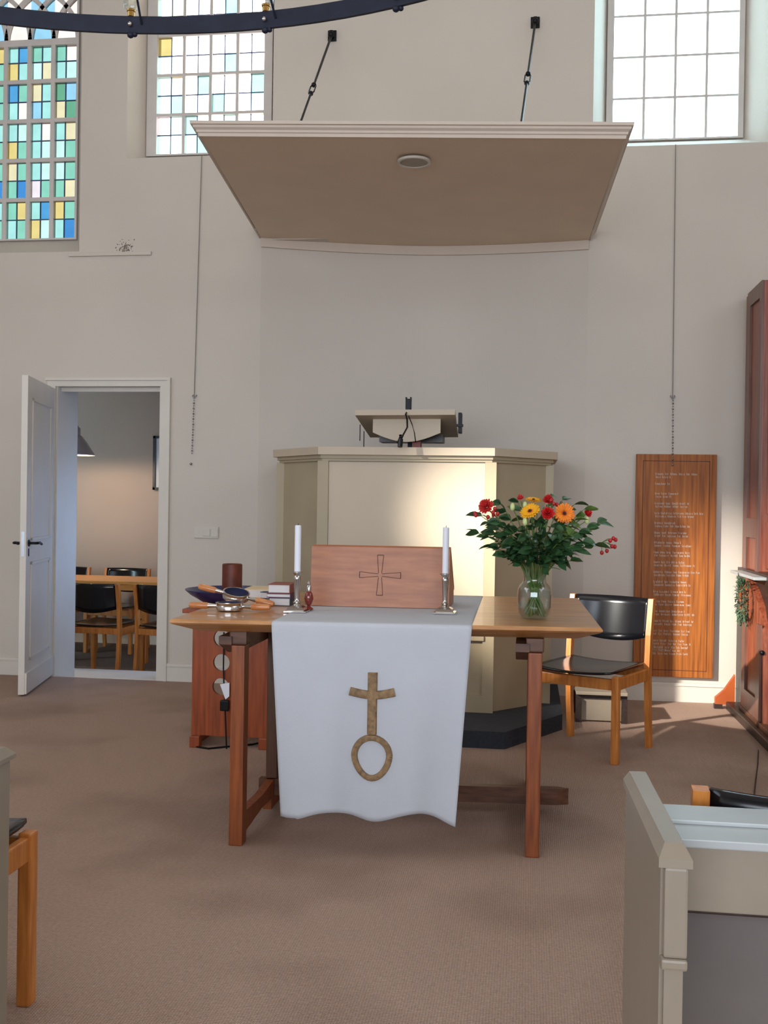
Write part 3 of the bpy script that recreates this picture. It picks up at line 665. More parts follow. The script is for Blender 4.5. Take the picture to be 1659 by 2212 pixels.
# wooden book stand with carved cross
def hz(px, py, z):
    d = fw+R_*((px-CX)/F)+U_*(-(py-CY)/F); k = (z-1.27)/d.z; return Vector((d.x*k, d.y*k, z))
t = thing('table_lectern', 'brown wooden lectern box carved with a flared cross, on the white runner', 'lectern', (-.6, 4.2, TZ+.003))
LZ = TZ+.0035
mb = MB(); mb.loft([[(-.885, 4.20, LZ), (-.313, 4.225, LZ), (-.313, 4.25, LZ), (-.885, 4.225, LZ)], [(-.886, 4.225, LZ+.245), (-.312, 4.25, LZ+.245), (-.312, 4.275, LZ+.245), (-.886, 4.25, LZ+.245)]])
finish('front_panel', mb, 'box_wood', t)
for x, y0 in ((-.884, 4.226), (-.331, 4.251)):
    yz = [(y0, LZ), (y0+.024, LZ+.238), (y0+.05, LZ+.238), (y0+.25, LZ+.06), (y0+.25, LZ)]
    finish('side_panel', MB().prism(yz, x, x+.018, mtx=Matrix(((0, 0, 1, 0), (1, 0, 0, 0), (0, 1, 0, 0), (0, 0, 0, 1)))), 'box_wood', t)
mb = MB(); mb.loft([[(-.886, 4.255, LZ+.238), (-.312, 4.28, LZ+.238), (-.312, 4.51, LZ+.055), (-.886, 4.485, LZ+.055)], [(-.886, 4.262, LZ+.25), (-.312, 4.287, LZ+.25), (-.312, 4.516, LZ+.067), (-.886, 4.492, LZ+.067)]]); finish('book_rest', mb, 'box_wood', t)
gr = MB(); k = .001875; cx, cz = -.598, LZ+.131
def L3(x0, z0, x1, z1, wd=.0022):
    a, b = Vector((x0, z0)), Vector((x1, z1)); d = (b-a).normalized(); nn = Vector((-d.y, d.x))*wd/2
    P3 = lambda p: Vector((cx+p.x, 4.20+(cx+p.x+.885)/.572*.025+.025*((cz+p.y-LZ)/.245)-.0012, cz+p.y))
    qd = [P3(a-nn), P3(a+nn), P3(b+nn), P3(b-nn)]; gr.loft([qd, [p+Vector((0, .003, 0)) for p in qd]])
for (dx, dz_) in ((0, 1), (0, -1), (1, 0), (-1, 0)):
    ln = .082; hi_, lo_ = .0130, .0065
    if dx: ln = .085; hi_, lo_ = .0125, .005
    P0 = lambda along, side: (dx*along+(0 if dx else side), dz_*along+(side if dx else 0))
    L3(*P0(.008, lo_), *P0(ln, hi_)); L3(*P0(.008, -lo_), *P0(ln, -hi_)); L3(*P0(ln, hi_), *P0(ln, -hi_), wd=.003)
finish('carved_cross', gr, 'groove', t)

# candlesticks
def candlestick(label, x, y, h):
    t = thing('candlestick', label, 'candlestick', (x, y, TZ+.003), 0, 'silver candlesticks on the runner')
    z = TZ+.0035
    b = MB(); sq = lambda s, zz: [(x-s, y-s, zz), (x+s, y-s, zz), (x+s, y+s, zz), (x-s, y+s, zz)]
    b.loft([sq(.043, z), sq(.043, z+.005), sq(.034, z+.008), sq(.031, z+.017), sq(.018, z+.024)]); finish('base', b, 'silver', t)
    finish('stem', MB().lathe([(.017, .022), (.012, .03), (.016, .036), (.010, .043), (.0095, .05), (.0135, .125), (.0145, .133), (.011, .14), (.017, .148), (.021, .152), (.021, .155), (.013, .155)], (x, y, z), 24), 'silver', t)
    c = thing('candle', label.split(' in ')[0] if False else 'slim white unlit candle in the '+('left' if x < -.6 else 'right')+' silver candlestick', 'candle', (x, y, z+.155), 0, 'white candles')
    finish('wax', MB().lathe([(.0125, .156), (.0125, .156+h-.003), (.010, .156+h)], (x, y, z), 24), 'candle_wax', c)
    finish('wick', MB().tube([(x, y, z+.155+h), (x+.001, y, z+.155+h+.008)], .0012, 6), 'black_metal', c)
candlestick('silver candlestick on the runner at the left of the carved lectern', -.884, 3.95, .180)
candlestick('silver candlestick on the runner at the right of the carved lectern', -.316, 4.06, .180)
t = thing('cruet', 'small dark red cruet with silver stopper beside the left candlestick', 'cruet', (-.855, 4.02, TZ+.003))
finish('flask', MB().lathe([(.012, 0), (.02, .004), (.006, .016), (.012, .024), (.019, .045), (.014, .066), (.008, .074)], (-.852, 4.02, TZ+.0035), 20), 'cruet_red', t)
finish('stopper', MB().lathe([(.009, .074), (.010, .09), (.006, .098), (.009, .104), (.003, .114)], (-.852, 4.02, TZ+.0035), 16), 'silver', t)

# books on the table
def book(x0, x1, y0, y1, z0, z1, cover, label, rz=0, cov=.003, grp=None):
    t = thing('book', label, 'book', ((x0+x1)/2, (y0+y1)/2, z0), rz, grp)
    hx, hy_ = (x1-x0)/2, (y1-y0)/2; h = z1-z0
    c = MB(); c.box(-hx, hx, -hy_, hy_, 0, cov); c.box(-hx, hx, -hy_, hy_, h-cov, h); c.box(hx-cov, hx, -hy_, hy_, cov, h-cov)
    finish('cover', c, cover, t, world=False)
    finish('pages', B(-hx+.003, hx-cov, -hy_+.003, hy_-.003, cov, h-cov), 'page', t, world=False); return t
g_ = 'stacked books on the table'; z = TZ+.0005
book(-1.055, -.965, 4.17, 4.31, z, z+.034, 'cover_navy', 'thick book with white pages at the bottom of the three-book stack', .04, grp=g_)
book(-1.062, -.962, 4.165, 4.31, z+.0345, z+.052, 'cover_purple', 'thin dark book in the middle of the three-book stack', .03, grp=g_)
book(-1.058, -.965, 4.17, 4.31, z+.0525, z+.089, 'cover_red', 'red-brown book on top of the three-book stack', .02, grp=g_)
book(-1.262, -1.125, 4.50, 4.72, z, z+.036, 'cover_cream', 'flat book with cream cover behind the collection pans', .05)
t = book(-1.15, -1.06, 4.46, 4.62, z, z+.03, 'cover_navy', 'navy blue book lying between the cream book and the stack', -.25)

# collection pans with two turned handles
def pan(label, c, rz, tilt=0, tx=0):
    t = thing('collection_pan', label, 'collection pan', c, rz, 'collection pans on the table')
    T = Matrix.Rotation(tilt, 4, 'Y') @ Matrix.Rotation(tx, 4, 'X')
    R0 = .052
    m1 = MB().lathe([(R0-.012, .0), (R0, .004), (R0+.002, .014), (R0-.001, .022), (R0+.003, .032), (R0-.002, .034), (R0-.006, .030), (R0-.008, .006)], n=40, mtx=T, cap=False)
    finish('ring', m1, 'silver', t, world=False)
    m2 = MB().lathe([(.001, .022), (.03, .024), (R0-.010, .029), (R0-.0045, .0335), (R0-.0045, .030), (R0-.007, .024), (.001, .002)], n=32, mtx=T); finish('velvet_lining', m2, 'velvet_blue', t, world=False)
    for s_ in (-1, 1):
        f = MB().tube([T @ Vector((s_*(R0-.002), 0, .018)), T @ Vector((s_*(R0+.016), 0, .018)), T @ Vector((s_*(R0+.034), 0, .018))], .006, 12, r2=.010);         pts = [(.034, .010), (.04, .0125), (.07, .0135), (.10, .0125), (.108, .010), (.112, .004)]
        b = MB(); rr = []
        for d, r_ in pts:
            rr.append([T @ Vector((s_*(R0+d), r_*math.cos(2*PI*i/14), .018+r_*math.sin(2*PI*i/14))) for i in range(14)])
        b.loft(rr); b.smooth = True; hd_ = finish('handle', b, 'pouch_handle', t, world=False); finish('ferrule', f, 'silver', hd_, world=False)
pan('silver ringed collection pan with light wood handles lying flat near the table corner', (-1.148, 3.93, TZ+.001), .02)
pan('tilted silver ringed collection pan resting on the flat one', (-1.165, 4.07, TZ+.032), -.03, .20, .22)

# vase and flowers
VX, VY = .031, 3.98
t = thing('vase', 'round clear glass vase of water holding the bouquet on the table', 'vase', (VX, VY, TZ))
finish('glass', MB().lathe([(.035, 0), (.052, .004), (.061, .02), (.0645, .045), (.0655, .085), (.0635, .112), (.056, .128), (.0455, .138), (.0435, .150), (.046, .172), (.050, .196), (.052, .199), (.049, .197), (.0445, .172), (.042, .150), (.044, .138), (.054, .126), (.0615, .111), (.0635, .085), (.0625, .045), (.059, .02), (.05, .007), (.033, .006)], (VX, VY, TZ+.0006), 40), 'clear_glass', t)
wt = MB().lathe([(.030, .008), (.049, .01), (.0595, .04), (.0625, .08), (.060, .105), (.001, .105)], (VX, VY, TZ+.0006), 32)
finish('water', wt, 'clear_glass', t)
def stem_curve(head, ang=None):
    head = Vector(head); dx, dy = head.x-VX, head.y-VY
    an = math.atan2(dy, dx)+random.uniform(-.9, .9); rf = random.uniform(.012, .046)
    foot = Vector((VX-rf*math.cos(an), VY-rf*math.sin(an), TZ+random.uniform(.010, .03))); dl_ = max(math.hypot(dx, dy), .01); kk = min(.034, dl_*.3)/dl_; neck = Vector((VX+dx*kk, VY+dy*kk, TZ+.155))
    pts = []
    for k in range(13):
        s = k/12
        if s < .4: p = foot.lerp(neck, s/.4)
        else:
            q = (s-.4)/.6; p = neck.lerp(head, q)+Vector((dx, dy, 0))*(-.12*math.sin(PI*q))+Vector((0, 0, .02*math.sin(PI*q)))
        pts.append(p)
    return pts
def leafgeo(mb, p, d, L, Wd, droop=.25, tilt=None):
    d = Vector(d).normalized(); up = Vector((0, 0, 1)); s = d.cross(up)
    if s.length < .1: s = Vector((1, 0, 0))
    s.normalize(); nrm = s.cross(d); a = random.uniform(-1.2, 1.2) if tilt is None else tilt
    s = (s*math.cos(a)+nrm*math.sin(a)).normalized(); nn = s.cross(d)
    if nn.z < 0: nn = -nn
    prof = ((0, .06), (.12, .5), (.3, .92), (.5, 1.0), (.7, .78), (.87, .38), (1.0, .02))
    rows = []
    for u, k in prof:
        wd = Wd*k*.5; c = p+d*L*u+Vector((0, 0, -droop*L*u*u)); rows.append([c-s*wd+nn*wd*.28, c, c+s*wd+nn*wd*.28])
    vv = [[mb.bm.verts.new(x) for x in r_] for r_ in rows]
    for a_, b_ in zip(vv, vv[1:]):
        for i in range(2): mb.bm.faces.new((a_[i], a_[i+1], b_[i+1], b_[i]))
def vx(px, py, Y): return hy(px, py, Y)
def flower(kind, label, px, py, Y, face, R0, pm, layers, cat, group=None):
    h = vx(px, py, Y); t = thing(kind, label, cat, h, 0, group)
    face = Vector(face).normalized(); q = face.to_track_quat('Z', 'Y').to_matrix().to_4x4(); T = Matrix.Translation(h) @ q
    finish('stem', MB().tube(stem_curve(h-face*.01), .0028, 8), 'stem_green', t)
    pt = MB()
    for (n, r, w_, lift, off) in layers:
        for i in range(n):
            a = 2*PI*i/n+off+random.uniform(-.05, .05); ca, sa = math.cos(a), math.sin(a); rr = R0*r*random.uniform(.93, 1.05)
            prof = [(.15, .35), (.5, .9), (.8, 1.0), (1.0, .35)]
            L = []
            for u, ww in prof:
                z = lift*R0*u+.003; wx = w_*R0*ww/2
                L.append([T @ Vector((ca*rr*u-sa*wx, sa*rr*u+ca*wx, z)), T @ Vector((ca*rr*u, sa*rr*u, z-.0012)), T @ Vector((ca*rr*u+sa*wx, sa*rr*u-ca*wx, z))])
            vv = [[pt.bm.verts.new(p) for p in r_] for r_ in L]
            for A, B_ in zip(vv, vv[1:]):
                for j in range(2): pt.bm.faces.new((A[j], A[j+1], B_[j+1], B_[j]))
    finish('petals', pt, pm, t, smooth=True, solid=.0006)
    if kind == 'gerbera':
        fr_ = finish('flower_ring', MB().lathe([(.001, .0), (R0*.34, .001), (R0*.30, .006), (.001, .007)], n=20, mtx=T), 'flower_ring', t)
        finish('flower_eye', MB().lathe([(.001, .004), (R0*.17, .005), (R0*.13, .011), (.001, .012)], n=16, mtx=T), 'flower_eye', fr_)
    return t
GL = [(22, 1, .26, .12, 0), (20, .8, .24, .25, .14)]
RL = [(9, 1, .62, .35, 0), (8, .85, .6, .7, .3), (7, .65, .55, 1.0, .1), (5, .42, .5, 1.4, .5)]
DL = [(14, 1, .34, .3, 0), (13, .85, .32, .55, .2), (11, .65, .3, .85, .1), (8, .42, .28, 1.2, .4)]
flower('gerbera', 'wide open orange gerbera with dark eye, largest flower at the right', 1219, 1109, 3.88, (.06, -1, .12), .039, 'petal_orange', GL, 'flower')
flower('gerbera', 'yellow orange gerbera tilted upward in the middle of the bouquet', 1146, 1106, 3.86, (-.35, -.75, .75), .038, 'petal_yellow', GL, 'flower')
flower('gerbera', 'yellow gerbera seen edge-on at the top of the bouquet', 1152, 1083, 4.05, (.1, -.25, 1), .033, 'petal_yellow', GL, 'flower')
flower('red_rose', 'red rose between the two orange gerberas', 1184, 1112, 3.87, (-.1, -.9, .5), .026, 'petal_red', RL, 'flower')
flower('red_rose', 'red rose at the top of the bouquet right of the yellow gerbera', 1184, 1085, 4.02, (0, -.6, .8), .022, 'petal_red', RL, 'flower')
flower('dahlia', 'coral red dahlia at the left side of the bouquet', 1052, 1097, 3.92, (-.35, -.8, .5), .032, 'petal_rose', DL, 'flower')
flower('red_rose', 'small red bloom at the right side of the bouquet', 1266, 1112, 4.02, (.6, -.5, .5), .017, 'petal_red', RL, 'flower')
flower('red_rose', 'small pink red bloom at the back top left of the bouquet', 1125, 1079, 4.08, (-.2, -.5, .8), .014, 'petal_rose', RL, 'flower')
for px, py, Y, lb in ((1107, 1095, 3.9, 'pale green closed bud left of the yellow gerbera'), (1134, 1127, 3.84, 'pale green bud hanging below the yellow gerbera'), (1134, 1092, 3.95, 'cream green bud above the middle gerbera'), (1268, 1124, 3.98, 'yellow green bud under the right-hand red bloom')):
    h = vx(px, py, Y); t = thing('flower_bud', lb, 'flower bud', h)
    finish('stem', MB().tube(stem_curve(h), .002, 6), 'stem_green', t)
    finish('bud', MB().ball(h, .009, 1.7), 'bud_cream', t)
def berries(label, tips, stemto):
    t = thing('berry_sprig', label, 'berries', stemto, 0, 'berry sprigs in the bouquet'); st_ = MB(); be = MB()
    st_.tube(stem_curve(stemto), .002, 6)
    for p in tips: st_.tube([stemto, (Vector(stemto)+p)/2+Vector((0, 0, .006)), p], .0013, 5); be.ball(p, .0075, 1.15, 10, 6)
    finish('stem', st_, 'stem_green', t); finish('berries', be, 'berry_red', t)
berries('red berry sprig drooping out at the far right of the bouquet', [vx(1325, 1163, 3.96), vx(1318, 1168, 3.95), vx(1328, 1181, 3.97), vx(1322, 1180, 3.95), vx(1311, 1190, 3.96), vx(1300, 1194, 3.95), vx(1330, 1166, 3.98)], vx(1300, 1172, 3.97))
berries('cluster of red berries below the coral dahlia', [vx(1065, 1107, 3.88), vx(1075, 1110, 3.88), vx(1054, 1117, 3.88), vx(1066, 1112, 3.9), vx(1069, 1099, 3.89), vx(1028, 1113, 3.9), vx(1026, 1109, 3.92)], vx(1062, 1122, 3.92))
berries('cluster of red berries at the back beside the topmost red rose', [vx(1196, 1088, 4.0), vx(1203, 1090, 4.02), vx(1190, 1081, 4.0), vx(1178, 1079, 4.04)], vx(1192, 1098, 4.02))
rnd = random.Random(11)
tips = [(1082, 1088, 4.0), (1120, 1086, 4.05), (1215, 1080, 4.1), (1190, 1075, 4.15), (1240, 1090, 4.02), (1262, 1100, 4.0), (1290, 1130, 3.98), (1040, 1115, 3.95), (1035, 1152, 3.9), (1060, 1182, 3.88), (1100, 1140, 3.82), (1130, 1150, 3.80), (1165, 1150, 3.80), (1200, 1145, 3.80), (1225, 1160, 3.82), (1258, 1172, 3.88), (1285, 1178, 3.92), (1232, 1212, 3.86), (1200, 1195, 3.84), (1090, 1200, 3.84), (1145, 1180, 3.82), (1170, 1130, 3.9), (1210, 1130, 3.9), (1240, 1125, 3.92), (1080, 1130, 3.85), (1110, 1170, 3.85), (1180, 1210, 3.86), (1120, 1215, 3.88), (1160, 1110, 4.05), (1070, 1155, 4.0), (1230, 1185, 4.0), (1210, 1230, 3.9), (1140, 1225, 3.9), (1175, 1228, 3.9), (1095, 1175, 3.9), (1150, 1135, 3.9), (1195, 1170, 3.9), (1250, 1150, 3.9)]
for i, (px, py, Y) in enumerate(tips):
    h = vx(px, py, Y); side_ = 'left side' if px < 1110 else 'right side' if px > 1205 else 'middle'; hgt = 'among the flower heads' if py < 1120 else 'just below the flowers' if py < 1165 else 'low above the vase neck'
    t = thing('leaf_branch', 'green leafy branch %s, %s of the bouquet' % (hgt, side_), 'foliage', h, 0, 'leafy branches %s, %s of the bouquet' % (hgt, side_))
    pts = stem_curve(h); finish('stem', MB().tube(pts, .0032, 6, r2=.0014), 'stem_green', t)
    lf = MB()
    for k in range(6, 13):
        p = pts[k]
        if (p.z-TZ) < .215: continue
        for j in range(2):
            out = Vector((p.x-VX, p.y-VY, 0)); out = out.normalized() if out.length > .01 else Vector((0, -1, 0))
            d = out*.8+Vector((rnd.uniform(-.8, .8), rnd.uniform(-.8, .5), rnd.uniform(-.2, .7)))
            if k == 12: d = out*1.0+Vector((rnd.uniform(-.4, .4), rnd.uniform(-.4, .4), rnd.uniform(0, .5)))
            leafgeo(lf, p, d, rnd.uniform(.042, .066), rnd.uniform(.024, .038))
    if i % 3 == 0: leafgeo(lf, pts[11], (pts[12]-pts[10]), .06, .03)
    finish('leaves', lf, 'leaf_light' if i in (5, 23) else 'leaf_green', t, smooth=True)

# ------------------------------------------------------------------ stand with bowl and candle behind the table
t = thing('side_stand', 'reddish wooden stand with round cut-outs behind the left end of the table', 'stand', (-1.5, 5.25, 0))
def holed(x0, x1, z0, z1, y, hs, notch):
    """panel in xz with round holes, built from strips around each hole"""
    mb = MB(); th_ = .022; n = 24
    cuts = sorted({z0, z1}|{h[1]-h[2]-.012 for h in hs}|{h[1]+h[2]+.012 for h in hs})
    for a, b in zip(cuts, cuts[1:]):
        hh = [h for h in hs if a < h[1] < b]
        if not hh: mb.box(x0, x1, y, y+th_, a, b); continue
        h = hh[0]; rr = (b-a)/2; hx0, hx1 = h[0]-rr, h[0]+rr
        mb.box(x0, hx0, y, y+th_, a, b); mb.box(hx1, x1, y, y+th_, a, b)
        ci, sqr = [], []
        for k in range(n):
            an = 2*PI*k/n+PI/4; c_, s_ = math.cos(an), math.sin(an); ci.append((h[0]+h[2]*c_, h[1]+h[2]*s_)); m_ = max(abs(c_), abs(s_)); sqr.append((h[0]+rr*c_/m_, h[1]+rr*s_/m_))
        for k in range(n):
            k2 = (k+1) % n
            for yy in (y, y+th_): mb.face([(ci[k][0], yy, ci[k][1]), (ci[k2][0], yy, ci[k2][1]), (sqr[k2][0], yy, sqr[k2][1]), (sqr[k][0], yy, sqr[k][1])])
            mb.face([(ci[k][0], y, ci[k][1]), (ci[k2][0], y, ci[k2][1]), (ci[k2][0], y+th_, ci[k2][1]), (ci[k][0], y+th_, ci[k][1])])
    return mb
hs = [(-1.558, .315, .044), (-1.556, .440, .044), (-1.556, .565, .044)]
finish('front_panel', holed(-1.712, -1.300, .06, .70, 5.19, hs, 0), 'stand_wood', t)
for x in (-1.712, -1.322): finish('side_panel', B(x, x+.022, 5.213, 5.44, .0, .70), 'stand_wood', t)
finish('foot', B(-1.712, -1.66, 5.16, 5.212, 0, .0595, bev=.004), 'stand_wood', t); finish('foot', B(-1.352, -1.30, 5.18, 5.212, 0, .0595, bev=.004), 'stand_wood', t)
finish('top_board', B(-1.74, -1.28, 5.10, 5.45, .70, .722, bev=.004), 'stand_wood', t)
BX, BY, BZ = -1.528, 5.28, .7225
t = thing('bowl', 'wide dark blue bowl on the stand behind the table', 'bowl', (BX, BY, BZ))
finish('bowl_wall', MB().lathe([(.12, 0), (.125, .012), (.16, .03), (.215, .062), (.245, .088), (.2455, .092), (.24, .090), (.205, .066), (.15, .034), (.06, .014), (.001, .012)], (BX, BY, BZ), 48), 'blue_glaze', t)
cdl = tag(finish('pillar_candle', MB().lathe([(.052, 0), (.0525, .003), (.0525, .186), (.049, .190), (.044, .188), (.038, .182), (.001, .180)], (BX-.003, BY, BZ+.0345), 32), 'brown_wax'), 'thick brown pillar candle standing in the blue bowl', 'candle')
cb = MB().tube([hz(590, 1598, .005), hz(545, 1608, .005), hz(500, 1612, .005), hz(450, 1617, .005), hz(424, 1613, .005), hz(414, 1604, .005), hz(418, 1594, .005), hz(440, 1585, .005)], .005, 8)
tag(finish('floor_cable', cb, 'black_metal'), 'black cable looped on the carpet around the foot of the wooden stand', 'cable')
t = thing('cable_plug', 'black plug with white tag hanging in front of the wooden stand', 'plug', (-1.53, 5.15, .2))
finish('plug', B(-1.545, -1.50, 5.135, 5.165, .20, .255, bev=.006), 'black_metal', t)
finish('tag', MB().loft([[(-1.55, 5.15, .335), (-1.50, 5.15, .345), (-1.50, 5.15, .275), (-1.52, 5.15, .258)], [(-1.55, 5.153, .335), (-1.50, 5.153, .345), (-1.50, 5.153, .275), (-1.52, 5.153, .258)]]), 'candle_wax', t)
finish('cable', MB().tube([(-1.52, 5.15, .2), (-1.515, 5.15, .1), (-1.51, 5.15, .005)], .004, 6).tube([(-1.525, 5.155, .25), (-1.54, 5.175, .40), (-1.54, 5.175, .6)], .004, 6), 'black_metal', t)

# ------------------------------------------------------------------ things on the wall
t = thing('name_board', 'tall varnished wooden board with rows of white lettering on the right wall', 'board', (.96, 7.03, .17))
bx0, bx1, bz0, bz1 = .705, 1.219, .165, 1.63
finish('panel', B(bx0, bx1, WY-.038, WY-.008, bz0, bz1, bev=.003), 'board_wood', t)
il = MB(); ins = .043
for a in ((bx0+ins, bx0+ins+.004, bz0+ins, bz1-ins), (bx1-ins-.004, bx1-ins, bz0+ins, bz1-ins), (bx0+ins, bx1-ins, bz0+ins, bz0+ins+.004), (bx0+ins, bx1-ins, bz1-ins-.004, bz1-ins)): il.box(a[0], a[1], WY-.0388, WY-.036, a[2], a[3])
finish('inlay_line', il, 'groove', t)
lt = MB(); rl = random.Random(5)
def scribble(x0, x1, z, h=.0105):
    x = x0
    while x < x1:
        wlen = rl.randint(3, 9)
        for k in range(wlen):
            if x > x1: break
            hh = h*(1.5 if (k == 0 or rl.random() < .2) else 1)
            lt.box(x, x+.0016, WY-.0392, WY-.0378, z, z+hh)
            if rl.random() < .7: lt.box(x, x+.0052, WY-.0392, WY-.0378, z+h*rl.choice((0, .45, .88)), z+h*rl.choice((0, .45, .88))+.0014) if False else lt.box(x, x+.005, WY-.0392, WY-.0378, z+h*.86, z+h*.86+.0016)
            if rl.random() < .5: lt.box(x, x+.005, WY-.0392, WY-.0378, z, z+.0016)
            if rl.random() < .5: lt.box(x+.0042, x+.0056, WY-.0392, WY-.0378, z, z+h)
            x += .0078
        x += .009
z1_, step = 1.493, .0
rowsz = []
for k in range(19): rowsz.append(1.493-k*.0645)
lens = [(.27, .09), (.09, 0), (.15, .10), (.22, .20), (.31, .24), (.14, .22), (.20, .22), (.17, .23), (.23, .23), (.20, .26), (.29, .22), (.21, .23), (.20, .23), (.20, .24), (.20, .26), (.26, .24), (.24, .23), (.20, .24), (.17, .23), (.27, .13)]
for k, z in enumerate(rowsz):
    a, b = lens[k]
    scribble(.828, .828+a, z)
    if b: scribble(.832, .832+b, z-.0205)
scribble(.828, 1.055, .352, .012); scribble(.832, .945, .332, .012)
finish('lettering', lt, 'lettering', t)
t = thing('wall_socket', 'cream double socket and switch plate on the wall beside the doorway', 'switch', (-2.22, 7.04, 1.05))
finish('plate', B(-2.325, -2.145, WY-.012, WY, 1.015, 1.095, bev=.003), 'switch_plastic', t)
finish('switch', B(-2.258, -2.204, WY-.019, WY-.011, 1.03, 1.08, bev=.003), 'switch_plastic', t); finish('switch', B(-2.198, -2.15, WY-.017, WY-.011, 1.025, 1.085, bev=.003), 'switch_plastic', t)
def cord(label, pts, chain, knot):
    t = thing('window_cord', label, 'cord', pts[0], 0)
    finish('cord', MB().tube(pts, .0028, 6), 'cord_grey', t)
    ch = MB(); a, b = Vector(chain[0]), Vector(chain[1]); n = int((b-a).length/.018)
    for k in range(n): ch.ball(a.lerp(b, (k+.5)/n), .0065 if k % 2 else .0045, 1.2, 8, 6)
    finish('bead_chain', ch, 'steel', t)
    finish('hook', MB().tube([(knot[0]-.012, WY-.001, knot[2]+.03), (knot[0]-.014, WY-.02, knot[2]+.02), (knot[0], WY-.026, knot[2]), (knot[0]+.014, WY-.02, knot[2]+.02), (knot[0]+.012, WY-.001, knot[2]+.03)], .0035, 6), 'steel', t)
cord('long grey window cord with bead chain on the wall right of the doorway', [(-2.305, WY-.012, 3.70), (-2.335, WY-.012, 2.0)], ((-2.335, WY-.014, 1.99), (-2.345, WY-.014, 1.60)), (-2.333, 0, 1.99))
finish('weight', MB().ball((-2.352, WY-.012, 1.535), .009), 'steel', bpy.data.objects['window_cord'])
cord('long grey window cord with bead chain on the wall above the name board', [(.925, WY-.012, 3.67), (.934, WY-.012, 2.0)], ((.932, WY-.045, 1.99), (.936, WY-.05, 1.55)), (.934, 0, 1.99))
t = thing('wall_conduit', 'thin cream conduit on the wall below the left stained glass window', 'conduit', (-2.97, 7.04, 3.01))
finish('channel', B(-3.28, -2.665, WY-.016, WY, 3.008, 3.034, bev=.003), 'plaster', t)
sm = MB(); rr = random.Random(3)
for k in range(110):
    a, q = rr.uniform(0, 2*PI), abs(rr.gauss(0, .038)); x, z, r_ = -2.862+q*math.cos(a), 3.068+q*math.sin(a)*.8, rr.uniform(.0015, .0055)
    sm.lathe([(.0005, 0), (r_, 0), (r_*.8, .001), (.0005, .001)], n=8, mtx=Matrix.Translation((x, WY-.0001*k*.02-.0003, z)) @ Matrix.Rotation(PI/2, 4, 'X'))
o = tag(finish('soot_stain', sm, 'stain'), 'grey soot stain on the wall just above the conduit', 'stain')

# ------------------------------------------------------------------ low stool behind the chair
t = thing('foot_stool', 'low cream box stool with dark legs on the carpet behind the chair', 'stool', (.42, 6.35, 0))
finish('seat', B(.30, .60, 6.22, 6.55, .165, .185, bev=.004), 'pew_paint', t)
finish('panel', B(.335, .565, 6.26, 6.275, .01, .14), 'pew_paint', t); finish('rail', B(.30, .60, 6.25, 6.27, .14, .1645), 'organ_dark', t)
for x in (.30, .565):
    for y in (6.235, 6.515): finish('leg', B(x, x+.035, y, y+.03, 0, .14), 'organ_dark', t)

# ------------------------------------------------------------------ organ at the right
t = thing('organ', 'tall reddish brown wooden organ case with key desk at the right edge', 'organ', (2.1, 6.5, 0))
finish('upper_case', B(1.385, 2.9, 6.49, 7.0, .90, 2.655, bev=.004), 'organ_wood', t)
sp = MB()
sp.box(1.372, 1.385, 6.49, 6.90, 2.56, 2.655); sp.box(1.372, 1.385, 6.82, 6.90, .90, 2.56); sp.box(1.372, 1.385, 6.49, 6.55, .90, 2.56); sp.box(1.372, 1.385, 6.55, 6.82, 1.10, 1.22)
finish('side_frame', sp, 'organ_side', t)
fp = MB(); fp.box(1.42, 2.8, 6.475, 6.49, 2.38, 2.60); fp.box(1.42, 2.8, 6.475, 6.49, 1.25, 2.33); fp.box(1.42, 2.8, 6.475, 6.49, .92, 1.2); finish('front_panel', fp, 'organ_wood', t)
finish('base_case', B(1.36, 2.9, 6.05, 7.0, .0, .90), 'organ_dark', t)
yz = [(6.60, 0.04), (6.60, .86), (6.52, .86), (6.35, .80), (6.20, .72), (6.10, .60), (6.06, .50), (6.04, .04)]
MX = Matrix(((0, 0, 1, 0), (1, 0, 0, 0), (0, 1, 0, 0), (0, 0, 0, 1)))
finish('side_cheek', MB().prism(yz, 1.325, 1.36, mtx=MX), 'organ_wood', t)
sp = MB(); sp.box(1.312, 1.325, 6.10, 6.20, .06, .62); sp.box(1.312, 1.325, 6.50, 6.595, .06, .80); sp.box(1.312, 1.325, 6.20, 6.50, .06, .19); finish('cheek_frame', sp, 'organ_side', t)
finish('key_desk_top', B(1.29, 2.9, 6.18, 6.88, .868, .886, bev=.003), 'ledge_window_tint', t)
finish('plinth', B(1.27, 2.9, 5.55, 6.84, 0, .05, bev=.006), 'organ_dark', t)
finish('plinth_rail', B(1.305, 1.345, 5.6, 6.62, .05, .075, bev=.004), 'dark_wood', t)
br = MB().prism([(1.205, .03), (1.205, .07), (1.26, .12), (1.325, .22), (1.325, .03)], 6.84, 6.88, mtx=Matrix(((1, 0, 0, 0), (0, 0, 1, 0), (0, 1, 0, 0), (0, 0, 0, 1)))); finish('foot_bracket', br, 'bracket_wood', t)
finish('foot_block', B(1.20, 1.25, 6.84, 6.88, 0, .03), 'organ_dark', t)
finish('door_knob', MB().ball((1.318, 6.06, .47), .014), 'black_metal', t)
t = thing('wreath', 'green leafy wreath hanging on the side of the organ', 'wreath', (1.29, 6.42, .72))
wr = MB(); rw = random.Random(8); wc = Vector((1.285, 6.42, .735))
for k in range(420):
    a = rw.uniform(0, 2*PI); rad = .095+rw.gauss(0, .014)
    p = wc+Vector((rw.uniform(-.025, .012), rad*math.cos(a), rad*math.sin(a)*1.1))
    d = Vector((rw.uniform(-1, .2), math.cos(a)+rw.uniform(-.9, .9), math.sin(a)+rw.uniform(-.9, .9)))
    leafgeo(wr, p, d, rw.uniform(.02, .04), .008, .1)
finish('leaves', wr, 'wreath_green', t, smooth=True)
